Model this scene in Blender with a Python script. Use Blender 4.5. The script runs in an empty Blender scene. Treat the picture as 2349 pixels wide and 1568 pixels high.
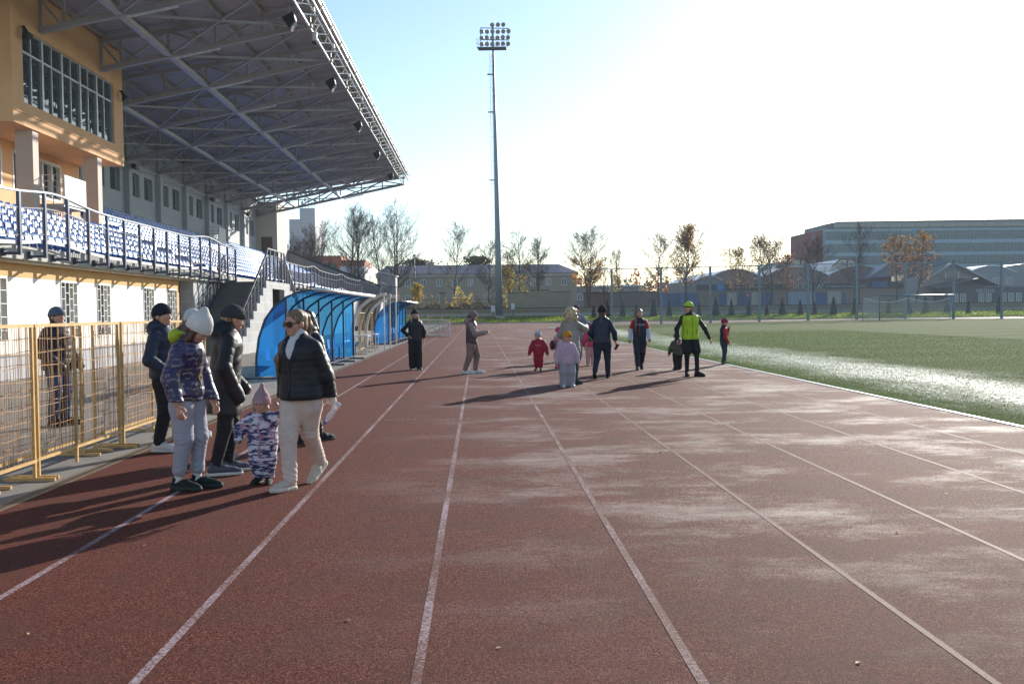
import bpy, bmesh, math, random
import numpy as np
from mathutils import Vector, Matrix, Euler
SC = bpy.context.scene
COL = SC.collection
rad = math.radians
# ------------------------------------------------------------------ camera, sky, sun, exposure
CAM_H = 1.62
def make_camera():
    f, w, h = 2200.0, 2349.0, 1568.0
    vx, vy, roll = 1098.5, 716.0, rad(0.7)
    y = Vector(((vx-w/2)/f, -(vy-h/2)/f, -1)).normalized()
    x = Vector((math.cos(roll), math.sin(roll), 0)); x = (x - y*x.dot(y)).normalized()
    z = x.cross(y)
    M = Matrix((x, y, z)).to_4x4()
    cd = bpy.data.cameras.new('camera'); cd.sensor_width = 36; cd.lens = f/w*36
    cd.clip_end = 4000; cd.clip_start = 0.1
    co = bpy.data.objects.new('camera', cd); COL.objects.link(co)
    co.matrix_world = Matrix.Translation((0, 0, CAM_H)) @ M
    SC.camera = co
make_camera()
SUN_AZ, SUN_EL = rad(31.0), rad(18.5)
w = bpy.data.worlds.new('World'); SC.world = w; w.use_nodes = True
nt = w.node_tree
bg = nt.nodes['Background']
sky = nt.nodes.new('ShaderNodeTexSky'); sky.sky_type = 'NISHITA'; sky.sun_disc = False
sky.sun_elevation = SUN_EL; sky.sun_rotation = SUN_AZ
sky.air_density = 1.0; sky.dust_density = .35; sky.ozone_density = 2.2; sky.altitude = 150
nt.links.new(sky.outputs[0], bg.inputs[0]); bg.inputs[1].default_value = 0.13
sl = bpy.data.lights.new('sun', 'SUN'); sl.energy = 5.0; sl.angle = rad(0.53); sl.color = (1.0, 0.94, 0.84)
so = bpy.data.objects.new('sun', sl); COL.objects.link(so)
sd = Vector((math.sin(SUN_AZ)*math.cos(SUN_EL), math.cos(SUN_AZ)*math.cos(SUN_EL), math.sin(SUN_EL)))
so.rotation_euler = sd.to_track_quat('Z', 'Y').to_euler(); so.location = sd*200
SC.view_settings.view_transform = 'Standard'; SC.view_settings.look = 'None'
SC.view_settings.exposure = 0.7; SC.view_settings.gamma = 1
SC.cycles.max_bounces = 8; SC.cycles.diffuse_bounces = 3; SC.cycles.glossy_bounces = 3
SC.cycles.transparent_max_bounces = 24; SC.cycles.transmission_bounces = 4
SC.cycles.caustics_reflective = False; SC.cycles.caustics_refractive = False
SC.cycles.sample_clamp_indirect = 4.0
# ------------------------------------------------------------------ helpers
def tag(o, label=None, cat=None, group=None, kind=None):
    if label: o['label'] = label
    if cat: o['category'] = cat
    if group: o['group'] = group
    if kind: o['kind'] = kind
    return o
def empty(name, loc=(0, 0, 0), rz=0, label=None, cat=None, group=None):
    o = bpy.data.objects.new(name, None); COL.objects.link(o)
    o.location = loc; o.rotation_euler = (0, 0, rz); o.empty_display_size = .2
    return tag(o, label, cat, group)
def copy_tree(o, parent=None):
    c = o.copy(); COL.objects.link(c); c.parent = parent
    for ch in list(o.children): copy_tree(ch, c)
    return c
def wloc(o):
    v = Vector(o.location)
    while o.parent: o = o.parent; v += Vector(o.location)
    return v
class MB:
    def __init__(s): s.v = []; s.f = []; s.m = []
    def add(s, vs, fs, mi=0):
        n = len(s.v); s.v.extend([tuple(p) for p in vs])
        for f in fs: s.f.append(tuple(i+n for i in f)); s.m.append(mi)
        return s
    def box(s, x0, x1, y0, y1, z0, z1, mi=0):
        v = [(x0,y0,z0),(x1,y0,z0),(x1,y1,z0),(x0,y1,z0),(x0,y0,z1),(x1,y0,z1),(x1,y1,z1),(x0,y1,z1)]
        return s.add(v, [(0,3,2,1),(4,5,6,7),(0,1,5,4),(1,2,6,5),(2,3,7,6),(3,0,4,7)], mi)
    def beam(s, p, q, w, h=None, mi=0, up=(0,0,1)):
        h = h or w; p = Vector(p); q = Vector(q); d = (q-p)
        if d.length < 1e-6: return s
        d.normalize(); u = Vector(up)
        if abs(d.dot(u)) > .98: u = Vector((1,0,0))
        a = d.cross(u).normalized()*(w/2); b = a.cross(d).normalized()*(h/2)
        v = [p-a-b,p+a-b,p+a+b,p-a+b,q-a-b,q+a-b,q+a+b,q-a+b]
        return s.add(v, [(0,1,2,3),(7,6,5,4),(0,4,5,1),(1,5,6,2),(2,6,7,3),(3,7,4,0)], mi)
    def tube(s, p, q, r0, r1=None, n=8, mi=0, cap=True):
        return s.path([p, q], [r0, r0 if r1 is None else r1], n, mi, cap)
    def path(s, pts, rs, n=8, mi=0, cap=True):
        pts = [Vector(p) for p in pts]
        if not hasattr(rs, '__len__'): rs = [rs]*len(pts)
        base = len(s.v); a0 = None
        for i, p in enumerate(pts):
            d = (pts[min(i+1, len(pts)-1)] - pts[max(i-1, 0)]).normalized()
            if a0 is None:
                u = Vector((0,0,1)) if abs(d.z) < .9 else Vector((1,0,0))
                a = d.cross(u).normalized()
            else: a = (a0 - d*a0.dot(d)).normalized()
            a0 = a; b = d.cross(a)
            for k in range(n):
                t = 2*math.pi*k/n; s.v.append(tuple(p + (a*math.cos(t)+b*math.sin(t))*rs[i]))
        for i in range(len(pts)-1):
            for k in range(n):
                k2 = (k+1) % n; o = base+i*n
                s.f.append((o+k, o+n+k, o+n+k2, o+k2)); s.m.append(mi)
        if cap:
            s.f.append(tuple(base+k for k in range(n))); s.m.append(mi)
            o = base+(len(pts)-1)*n; s.f.append(tuple(o+n-1-k for k in range(n))); s.m.append(mi)
        return s
    def quad(s, a, b, c, d, mi=0): return s.add([a,b,c,d], [(0,1,2,3)], mi)
    def extrude(s, poly, vec, mi=0):
        n = len(poly); vec = Vector(vec); p = [Vector(q) for q in poly]
        v = p + [q+vec for q in p]
        return s.add(v, [tuple(range(n))[::-1], tuple(range(n, 2*n))] + [(i, (i+1) % n, n+(i+1) % n, n+i) for i in range(n)], mi)
    def ball(s, c, r, nu=10, nv=6, mi=0, rs=(1,1,1)):
        v = [(c[0], c[1], c[2]-r*rs[2])]
        for j in range(1, nv):
            t = math.pi*j/nv
            for i in range(nu):
                a = 2*math.pi*i/nu
                v.append((c[0]+r*rs[0]*math.sin(t)*math.cos(a), c[1]+r*rs[1]*math.sin(t)*math.sin(a), c[2]-r*rs[2]*math.cos(t)))
        v.append((c[0], c[1], c[2]+r*rs[2])); fs = []
        for i in range(nu):
            i2 = (i+1) % nu; fs.append((0, 1+i2, 1+i))
            for j in range(nv-2): a = 1+j*nu; fs.append((a+i, a+i2, a+nu+i2, a+nu+i))
            a = 1+(nv-2)*nu; fs.append((a+i, a+i2, len(v)-1))
        return s.add(v, fs, mi)
    def build(s, name, mats, parent=None, smooth=False, loc=None, world=False):
        me = bpy.data.meshes.new(name)
        if world and parent: L = wloc(parent); s.v = [(a-L[0], b-L[1], c-L[2]) for a, b, c in s.v]
        elif loc: L = loc; s.v = [(a-L[0], b-L[1], c-L[2]) for a, b, c in s.v]
        me.from_pydata(s.v, [], s.f)
        if not isinstance(mats, (list, tuple)): mats = [mats]
        for m in mats: me.materials.append(m)
        if len(mats) > 1: me.polygons.foreach_set('material_index', s.m)
        if smooth: me.polygons.foreach_set('use_smooth', [True]*len(me.polygons))
        me.update()
        bm = bmesh.new(); bm.from_mesh(me); bmesh.ops.recalc_face_normals(bm, faces=bm.faces); bm.to_mesh(me); bm.free()
        o = bpy.data.objects.new(name, me); COL.objects.link(o)
        if loc and not (world and parent): o.location = loc
        if parent:
            o.parent = parent
        return o
def np_mesh(name, V, F, mats, parent=None, mi=None, smooth=False):
    V = np.asarray(V, dtype=np.float32); F = np.asarray(F, dtype=np.int32); k = F.shape[1]
    me = bpy.data.meshes.new(name)
    me.vertices.add(len(V)); me.vertices.foreach_set('co', V.ravel())
    me.loops.add(F.size); me.loops.foreach_set('vertex_index', F.ravel())
    me.polygons.add(len(F)); me.polygons.foreach_set('loop_start', np.arange(0, F.size, k, dtype=np.int32))
    me.polygons.foreach_set('loop_total', np.full(len(F), k, dtype=np.int32))
    if not isinstance(mats, (list, tuple)): mats = [mats]
    for m in mats: me.materials.append(m)
    if mi is not None: me.polygons.foreach_set('material_index', np.asarray(mi, dtype=np.int32))
    if smooth: me.polygons.foreach_set('use_smooth', np.ones(len(F), dtype=bool))
    me.update(calc_edges=True); me.validate()
    o = bpy.data.objects.new(name, me); COL.objects.link(o)
    if parent: o.parent = parent
    return o
# ------------------------------------------------------------------ materials
class N:
    def __init__(s, name):
        s.m = bpy.data.materials.new(name); s.m.use_nodes = True; s.t = s.m.node_tree
        s.t.nodes.clear(); s.out = s.n('ShaderNodeOutputMaterial')
    def n(s, typ, **kw):
        x = s.t.nodes.new(typ)
        for k, v in kw.items():
            if k.startswith('i_'): x.inputs[k[2:].replace('_', ' ')].default_value = v
            else: setattr(x, k, v)
        return x
    def l(s, a, b): s.t.links.new(a, b)
    def coord(s, kind='Object', scale=None):
        c = s.n('ShaderNodeTexCoord').outputs[kind]
        if scale is None: return c
        mp = s.n('ShaderNodeMapping'); mp.inputs['Scale'].default_value = scale; s.l(c, mp.inputs[0]); return mp.outputs[0]
    def noise(s, scale, detail=4, rough=.55, co=None):
        x = s.n('ShaderNodeTexNoise'); x.inputs['Scale'].default_value = scale; x.inputs['Detail'].default_value = detail
        x.inputs['Roughness'].default_value = rough
        if co is not None: s.l(co, x.inputs['Vector'])
        return x.outputs['Fac']
    def ramp(s, fac, stops, interp='LINEAR'):
        r = s.n('ShaderNodeValToRGB'); e = r.color_ramp.elements; r.color_ramp.interpolation = interp
        while len(e) < len(stops): e.new(.5)
        for i, (p, c) in enumerate(stops):
            e[i].position = p; e[i].color = (c, c, c, 1) if not hasattr(c, '__len__') else (*c[:3], 1)
        s.l(fac, r.inputs[0]); return r.outputs[0]
    def mix(s, fac, a, b, blend='MIX'):
        x = s.n('ShaderNodeMix', data_type='RGBA', blend_type=blend)
        for v, i in ((fac, 0), (a, 6), (b, 7)):
            if hasattr(v, 'links') or hasattr(v, 'is_linked'): s.l(v, x.inputs[i])
            elif hasattr(v, '__len__'): x.inputs[i].default_value = (*v[:3], 1)
            else: x.inputs[i].default_value = v
        return x.outputs[2]
    def math(s, op, a, b=0.0, c=None):
        x = s.n('ShaderNodeMath', operation=op)
        for v, i in ((a, 0), (b, 1), (c, 2)):
            if v is None: continue
            if hasattr(v, 'is_linked'): s.l(v, x.inputs[i])
            else: x.inputs[i].default_value = v
        return x.outputs[0]
    def bump(s, h, strength=.3, dist=.02):
        b = s.n('ShaderNodeBump'); b.inputs['Strength'].default_value = strength; b.inputs['Distance'].default_value = dist
        s.l(h, b.inputs['Height']); return b.outputs[0]
    def bsdf(s, col, rough=.6, metal=0., spec=.5, normal=None, **kw):
        p = s.n('ShaderNodeBsdfPrincipled')
        for v, k in ((col, 'Base Color'), (rough, 'Roughness'), (metal, 'Metallic'), (spec, 'Specular IOR Level')):
            if hasattr(v, 'is_linked'): s.l(v, p.inputs[k])
            elif hasattr(v, '__len__'): p.inputs[k].default_value = (*v[:3], 1)
            else: p.inputs[k].default_value = v
        for k, v in kw.items():
            k = k.replace('_', ' ')
            if hasattr(v, 'is_linked'): s.l(v, p.inputs[k])
            else: p.inputs[k].default_value = v
        if normal is not None: s.l(normal, p.inputs['Normal'])
        return p.outputs[0]
    def done(s, sh): s.l(sh, s.out.inputs[0]); return s.m
MC = {}
def mat(name, col, rough=.6, metal=0., var=.18, vs=2.5, bump=0., bs=60., spec=.5, **kw):
    if name in MC: return MC[name]
    a = N(name); co = a.coord()
    f = a.noise(vs, 6, .6, co)
    lo = tuple(c*(1-var) for c in col); hi = tuple(min(1, c*(1+var)) for c in col)
    c = a.ramp(f, [(.3, lo), (.7, hi)])
    nrm = None
    if bump: nrm = a.bump(a.noise(bs, 3, .6, co), bump, .01)
    r = a.math('MULTIPLY_ADD', f, .16, rough-.08) if rough > .1 else rough
    MC[name] = a.done(a.bsdf(c, r, metal, spec, nrm, **kw)); return MC[name]
def brick_mat(name, c1, c2, mortar, scale, bw=.5, rh=.25, rough=.85, axis='X', off=.5, ms=.015):
    if name in MC: return MC[name]
    a = N(name); co = a.coord(); sp = a.n('ShaderNodeSeparateXYZ'); a.l(co, sp.inputs[0])
    cb = a.n('ShaderNodeCombineXYZ')
    a.l(a.math('ADD', sp.outputs[0], sp.outputs[1]), cb.inputs[0]); a.l(sp.outputs[2], cb.inputs[1])
    b = a.n('ShaderNodeTexBrick'); a.l(cb.outputs[0], b.inputs['Vector'])
    for k, v in (('Color1', c1), ('Color2', c2), ('Mortar', mortar)): b.inputs[k].default_value = (*v, 1)
    b.inputs['Scale'].default_value = scale; b.inputs['Brick Width'].default_value = bw; b.inputs['Row Height'].default_value = rh
    b.inputs['Mortar Size'].default_value = ms; b.offset = off
    n = a.noise(1.2, 6, .6, co); c = a.mix(.35, b.outputs['Color'], a.ramp(n, [(.3, .5), (.7, 1.0)]), 'MULTIPLY')
    nb = a.bump(b.outputs['Fac'], -.3, .01)
    MC[name] = a.done(a.bsdf(c, rough, 0, .3, nb)); return MC[name]
def glass_mat(name, col=(.02,.03,.035), rough=.03, wav=0., ws=2.0, spec=.6):
    if name in MC: return MC[name]
    a = N(name); nrm = None
    if wav: nrm = a.bump(a.noise(ws, 2, .5, a.coord()), wav, .05)
    MC[name] = a.done(a.bsdf(col, rough, 0, spec, nrm)); return MC[name]
def net_mat(name, col, cell, wire, axes=('X', 'Z')):
    a = N(name); co = a.coord(); sp = a.n('ShaderNodeSeparateXYZ'); a.l(co, sp.inputs[0])
    d = None
    for ax in axes:
        fr = a.math('FRACT', a.math('MULTIPLY', sp.outputs['XYZ'.index(ax)], 1/cell))
        q = a.math('LESS_THAN', fr, wire/cell)
        d = q if d is None else a.math('MAXIMUM', d, q)
    tr = a.n('ShaderNodeBsdfTransparent'); m = a.n('ShaderNodeMixShader')
    a.l(d, m.inputs[0]); a.l(tr.outputs[0], m.inputs[1]); a.l(a.bsdf(col, .7), m.inputs[2])
    return a.done(m.outputs[0])
# ------------------------------------------------------------------ ground
TL, TR = -4.03, 7.18
LANES = [CAM_H*(.769*k-2.49) for k in range(1, 9)]
def gh(x, y):
    'height of the playing surface: a crowned pitch, then a bank rising to the end wall'
    c = .01*max(0, min(x-7.3, 36.4)) if x < 43.7 else .01*max(0, min(36.4, 80-x))
    c *= max(0, min(1, (137-y)/34))
    if y > 139: c += .85*min(1, (y-139)/19)**1.2
    return c
def sheet(name, xs, ys, m, dz=0., hf=gh, kind='structure'):
    V = [(x, y, hf(x, y)+dz) for y in ys for x in xs]; n = len(xs)
    F = [(j*n+i, j*n+i+1, (j+1)*n+i+1, (j+1)*n+i) for j in range(len(ys)-1) for i in range(n-1)]
    o = np_mesh(name, V, F, m, smooth=True); tag(o, kind=kind); return o
def lin(a, b, n): return [a+(b-a)*i/n for i in range(n+1)]
# rubber track: granules, worn greyer patches, damp smooth patches with the low sun's glare painted pale into the colour
a = N('track_rubber'); co = a.coord()
gran = a.noise(240, 2, .6, co); gran2 = a.noise(95, 3, .75, co); big = a.noise(.35, 5, .6, co); mid = a.noise(1.7, 6, .65, co)
c = a.ramp(gran2, [(.36, (.018, .006, .005)), (.47, (.098, .027, .018)), (.56, (.157, .045, .031)), (.66, (.30, .12, .088))])
c = a.mix(a.ramp(mid, [(.42, 0.), (.68, .55)]), c, (.085, .042, .030))
c = a.mix(a.ramp(big, [(.5, 0.), (.75, .45)]), c, (.16, .034, .022))
spk = a.noise(420, 1, .5, co); c = a.mix(a.ramp(spk, [(.72, 0.), (.76, .5)]), c, (.30, .23, .20))
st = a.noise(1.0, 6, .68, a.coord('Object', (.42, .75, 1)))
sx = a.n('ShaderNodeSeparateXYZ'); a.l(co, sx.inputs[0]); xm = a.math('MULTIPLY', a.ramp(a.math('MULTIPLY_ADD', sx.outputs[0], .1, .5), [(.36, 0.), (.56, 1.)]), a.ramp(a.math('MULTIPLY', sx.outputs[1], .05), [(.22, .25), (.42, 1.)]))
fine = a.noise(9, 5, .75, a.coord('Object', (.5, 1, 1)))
wet_glare = a.math('MULTIPLY', a.ramp(a.math('MULTIPLY_ADD', gran2, .30, a.math('MULTIPLY_ADD', fine, .25, st)), [(.77, 0.), (1.06, 1.)]), xm); c = a.mix(a.math('MULTIPLY', wet_glare, .26), c, (.32, .275, .235))
rough = a.math('MULTIPLY_ADD', wet_glare, -.17, .82)
hgt = a.math('ADD', gran2, a.math('MULTIPLY', gran, .7))
TRACK = a.done(a.bsdf(c, rough, 0, a.math('MULTIPLY_ADD', wet_glare, .42, .08), a.bump(hgt, .8, .006)))
a = N('asphalt'); co = a.coord()
c = a.ramp(a.noise(90, 3, .7, co), [(.3, (.16, .146, .13)), (.7, (.31, .285, .255))])
c = a.mix(a.ramp(a.noise(.8, 6, .65, co), [(.4, 0.), (.65, .5)]), c, (.19, .172, .155))
vo = a.n('ShaderNodeTexVoronoi', feature='DISTANCE_TO_EDGE'); vo.inputs['Scale'].default_value = .32
wv = a.n('ShaderNodeVectorMath', operation='ADD'); nz = a.n('ShaderNodeTexNoise'); nz.inputs['Scale'].default_value = 1.3; a.l(co, nz.inputs['Vector'])
a.l(co, wv.inputs[0]); a.l(nz.outputs['Color'], wv.inputs[1]); a.l(wv.outputs[0], vo.inputs['Vector'])
c = a.mix(a.ramp(vo.outputs[0], [(.0, .7), (.008, 0.)]), c, (.03, .03, .03))
ASPH = a.done(a.bsdf(c, .75, 0, .3, a.bump(a.noise(120, 3, .7, co), .4, .006)))
a = N('pitch_turf'); co = a.coord()
c = a.ramp(a.noise(45, 4, .7, co), [(.3, (.045, .075, .020)), (.7, (.15, .19, .068))])
stripe = a.n('ShaderNodeTexWave', wave_type='BANDS', bands_direction='Y'); stripe.inputs['Scale'].default_value = .062; stripe.inputs['Distortion'].default_value = 1.2
a.l(co, stripe.inputs[0])
c = a.mix(a.ramp(stripe.outputs['Fac'], [(.42, 0.), (.58, .35)]), c, (.17, .20, .09))
def dew_glint_mask(a, co):
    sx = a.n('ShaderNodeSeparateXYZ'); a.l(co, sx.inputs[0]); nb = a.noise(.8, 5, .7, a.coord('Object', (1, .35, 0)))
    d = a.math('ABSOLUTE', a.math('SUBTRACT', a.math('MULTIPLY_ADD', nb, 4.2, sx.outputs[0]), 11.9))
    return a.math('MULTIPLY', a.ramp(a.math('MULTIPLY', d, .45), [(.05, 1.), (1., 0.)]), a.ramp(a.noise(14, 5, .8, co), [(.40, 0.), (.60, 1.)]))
turf_glint = dew_glint_mask(a, co); c = a.mix(a.math('MULTIPLY', turf_glint, .75), c, (.74, .76, .72))  # sun glint along the dewy band, painted whitish into the turf colour
PITCH = a.done(a.bsdf(c, a.math('MULTIPLY_ADD', turf_glint, -.5, .95), 0, a.math('MULTIPLY_ADD', turf_glint, .5, .03), a.bump(a.noise(55, 4, .8, co), 1.0, .03)))
a = N('turf_blade'); co = a.coord('Object', (1, 1, 0))
c = a.ramp(a.noise(3.1, 4, .7, co), [(.3, (.095, .145, .040)), (.7, (.22, .28, .10))])
dew_glint = dew_glint_mask(a, co)
c = a.mix(a.math('MULTIPLY', dew_glint, .8), c, (.72, .75, .70))  # blades carry the same glint in their colour
tl = a.n('ShaderNodeBsdfTranslucent'); a.l(c, tl.inputs[0]); mx = a.n('ShaderNodeMixShader'); mx.inputs[0].default_value = .30
a.l(a.bsdf(c, a.math('MULTIPLY_ADD', dew_glint, -.25, .50), 0, a.math('MULTIPLY_ADD', dew_glint, .6, .30)), mx.inputs[1]); a.l(tl.outputs[0], mx.inputs[2]); BLADE = a.done(mx.outputs[0])
a = N('lawn'); co = a.coord()
c = a.ramp(a.noise(9, 5, .7, co), [(.3, (.055, .10, .010)), (.7, (.15, .20, .025))])
c = a.mix(a.ramp(a.noise(.25, 3, .6, co), [(.45, 0.), (.7, .5)]), c, (.16, .17, .035)); LAWN = a.done(a.bsdf(c, .7, 0, .3, a.bump(a.noise(25, 4, .8, co), .8, .05)))
a = N('lane_paint'); co = a.coord()
sx = a.n('ShaderNodeSeparateXYZ'); a.l(co, sx.inputs[0]); worn_glare = a.ramp(a.math('ADD', a.math('MULTIPLY_ADD', sx.outputs[0], .030, a.noise(70, 3, .7, co)), a.math('MULTIPLY', a.noise(1.1, 4, .6, co), .55)), [(.58, 0.), (.80, 1.)])  # random wear, plus a rise with x painting the lines' washout in glare
c = a.mix(worn_glare, (.40, .31, .33), (.13, .052, .036))
LINE = a.done(a.bsdf(c, .75, 0, .15, a.bump(a.noise(75, 3, .7, co), .4, .005)))
far_soil = mat('far_soil', (.10, .095, .07), .9, var=.3, vs=.02)
V = []; F = []
ys = [-200, 139, 158.6, 158.7, 3000]; zs = [-.05, -.05, .80, 2.2, 2.2]
for y, z in zip(ys, zs): V += [(-2500, y, z), (2500, y, z)]
F = [(2*i, 2*i+1, 2*i+3, 2*i+2) for i in range(4)]
tag(np_mesh('ground', V, F, far_soil), kind='structure')
sheet('asphalt_apron', [-70, -12.3, TL-.16], lin(-25, 139, 20), ASPH, 0., lambda x, y: 0.)
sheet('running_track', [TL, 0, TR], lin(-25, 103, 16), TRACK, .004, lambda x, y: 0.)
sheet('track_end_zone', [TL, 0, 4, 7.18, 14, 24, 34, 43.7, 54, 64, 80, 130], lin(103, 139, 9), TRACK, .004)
lm = MB()
for x in LANES:
    hw_ = .024 if x < 1 else .019
    for y0, y1 in zip(lin(-8, 100, 12)[:-1], lin(-8, 100, 12)[1:]): lm.quad((x-hw_, y0, .0062), (x+hw_, y0, .0062), (x+hw_, y1, .0062), (x-hw_, y1, .0062))
for k in range(14): lm.quad((-1.45+k*.085, 14.55, .0066), (-1.40+k*.085, 14.55, .0066), (-1.40+k*.085, 14.6, .0066), (-1.45+k*.085, 14.6, .0066))
tag(lm.build('lane_lines', LINE), kind='structure')
kerbm = mat('white_kerb', (.74, .74, .72), .5, var=.12, vs=8)
kb = MB(); kb.box(TR, TR+.07, -25, 102, -.02, .018); tag(kb.build('track_kerb', kerbm), kind='structure')
kb = MB(); kb.box(-60, TR+120, 139, 139.2, -.02, .13); tag(kb.build('lawn_kerb', mat('kerb_stone', (.33, .32, .30), .8)), kind='structure')
px = [TR+.07] + lin(8, 43.7, 16) + lin(46, 80, 8)
sheet('football_pitch', px, lin(-25, 102.4, 30), PITCH, .012)
sheet('lawn_bank', lin(-60, 130, 30), lin(139.2, 158.5, 6), LAWN, .03)
chan = MB(); gm = mat('grate_iron', (.17, .13, .09), .6, .3, .25, 9)
chan.box(TL-.16, TL-.125, -25, 139, -.05, .006); chan.box(TL-.035, TL, -25, 139, -.05, .006)
y = 3.0
while y < 60: chan.box(TL-.125, TL-.035, y, y+.022, -.02, .004); y += .048
chan.box(TL-.125, TL-.035, 60, 139, -.02, .003)
tag(chan.build('drain_channel', gm), kind='structure')
# turf blades near the track: plastic fibres that glint against the sun
rng = np.random.default_rng(5)
def blades(n, hh, wd):
    d = 10+52*rng.random(n)**1.5; x = TR+.08+16*rng.random(n)**1.6; y = d+rng.normal(size=n)*2.5
    k = (x < .62*y+1.5) & (y > 10.5); x, y = x[k], y[k]; n = len(x)
    z = .01*np.clip(x-7.3, 0, 36.4)+.008
    a = rng.random(n)*math.pi*2; s_ = (.55+y/45.); h = hh*(.5+.7*rng.random(n))*np.minimum(s_, 1.25); t = .6*hh*rng.standard_normal((n, 2)); wd = wd*s_
    ca, sa = np.cos(a)*wd/2, np.sin(a)*wd/2
    V = np.empty((n, 4, 3))
    V[:,0] = np.stack([x-ca, y-sa, z], 1); V[:,1] = np.stack([x+ca, y+sa, z], 1)
    V[:,2] = np.stack([x+ca*.5+t[:,0], y+sa*.5+t[:,1], z+h], 1); V[:,3] = np.stack([x-ca*.5+t[:,0], y-sa*.5+t[:,1], z+h], 1)
    return V.reshape(-1, 3)
V = blades(300000, .022, .009)
tag(np_mesh('turf_fibres', V, np.arange(len(V)).reshape(-1, 4), BLADE), kind='stuff')
# ------------------------------------------------------------------ grandstand
cream = mat('cream_wall', (.84, .78, .68), .85, var=.09, vs=.9, bump=.1, bs=80)
ochre = mat('ochre_band', (.62, .36, .13), .8, var=.06, vs=.7)
greyp = mat('grey_plinth', (.42, .42, .43), .85, var=.1, vs=1.2)
conc = mat('concrete', (.46, .44, .40), .85, var=.22, vs=3, bump=.25, bs=40)
conc_d = mat('concrete_dark', (.16, .155, .15), .85, var=.2, vs=2, bump=.2, bs=40)
greyw = mat('grey_wall', (.52, .54, .55), .85, var=.05, vs=.5)
steel = mat('grey_painted_steel', (.42, .40, .395), .5, .1, .06, 2)
deckm = mat('roof_deck', (.48, .445, .44), .5, .2, .05, .4)
rail_m = mat('railing_paint', (.055, .065, .105), .38, .3, .1, 4)
white_m = mat('white_paint', (.78, .78, .76), .45, var=.04)
block = brick_mat('grey_blocks', (.42,.42,.42), (.50,.50,.49), (.60,.60,.58), 1.0, .62, .44, .85, ms=.012)
dblock = brick_mat('brown_tiles', (.085,.078,.07), (.11,.10,.09), (.04,.04,.035), 1.0, .7, .55, .8)
gs = empty('grandstand', (-12.2, 24, 0), 0, 'long open grandstand with cream and ochre ground floor behind the yellow fence panels', 'grandstand')
X0 = -12.2
wins = [(-3.2,-1.9),(1.4,2.6),(6.0,7.3),(13.0,14.2),(18.5,19.7),(23.85,25.25),(28.5,29.6),(31.15,32.2),(35.42,36.5),(38.1,39.22)]
m = MB(); y = -6.
for a0, a1 in wins:
    m.box(X0-.3, X0, y, a0, .97, 2.70); y = a1
m.box(X0-.3, X0, y, 39.47, .97, 2.70); m.box(X0-.3, X0, -6, 39.47, .64, .97)
m.build('wall', cream, gs, world=True)
MB().box(X0-.3, X0+.01, -6, 39.55, 2.70, 3.06).build('upper_band', ochre, gs, world=True)
MB().box(X0+.002, X0+.012, 39.27, 39.52, 0.66, 2.70).build('corner_strip', ochre, gs, world=True)
m = MB(); m.box(X0-.3, X0+.09, -6, 39.5, -.02, .62); m.build('plinth', greyp, gs, world=True)
MB().box(X0-.3, X0+.11, -6, 39.5, .62, .66).build('plinth_cap', mat('lead_flashing', (.10,.12,.15), .5, .3), gs, world=True)
m = MB(); m.box(X0-.3, X0+.3, -6, 41.0, 3.06, 3.13); m.build('cornice', mat('cornice_plaster', (.58,.47,.34), .8, var=.15, vs=4), gs, world=True)
m = MB(); m.box(X0-.4, X0+.45, -6, 104, 3.13, 3.48); m.build('fascia', conc, gs, world=True)
for a0, a1 in wins:
    wn = MB().box(X0-.28, X0-.2, a0, a1, .97, 2.7).build('window', glass_mat('dim_glass', (.10,.12,.13), .06, .1, 3), gs, world=True)
    m = MB()
    for z0 in (.97, 2.64): m.box(X0-.02, X0+.02, a0, a1, z0, z0+.06)
    nc = 4; wd = (a1-a0)/nc
    for i in range(nc+1): m.box(X0-.005, X0+.02, a0+i*wd-.012, a0+i*wd+.012, 1.03, 2.64)
    for i in range(nc):
        for j in range(5):
            z = 1.03+(j+(.5 if i % 2 else 0))*.345+.1
            if z < 2.6: m.box(X0+.0, X0+.015, a0+i*wd+.012, a0+(i+1)*wd-.012, z-.01, z+.01)
    m.build('grille', white_m, wn, world=True)
# recess and blockwork between wall end and stairs
m = MB(); m.box(-13.4, -12.5, 39.55, 40.75, 0, 3.06, 1); m.box(-12.5, -11.95, 40.7, 58, 0, 3.13, 0); m.box(-13.0, -11.95, 58, 104, 0, 3.13, 0)
m.build('block_wall', [block, dblock], gs, world=True)
# terraces
m = MB(); R0X, RD, RR, F0 = -12.65, .82, .375, 3.42
for i in range(11):
    x1 = R0X-RD*i if i else X0+.4
    top = F0+RR*i
    ylim = 104
    m.box(-22.6, x1, -6 if i < 5 else 47.0, ylim, (3.48 if i == 0 else top-RR), top+.001*i)
m.build('terrace', conc, gs, world=True)
m = MB()
for i in range(1, 22): m.box(-21.6, R0X-.41*i+.2, 45.6, 46.9, F0+RR*.5*(i-1), F0+RR*.5*i)
m.build('aisle_steps', conc, gs, world=True)
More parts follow.
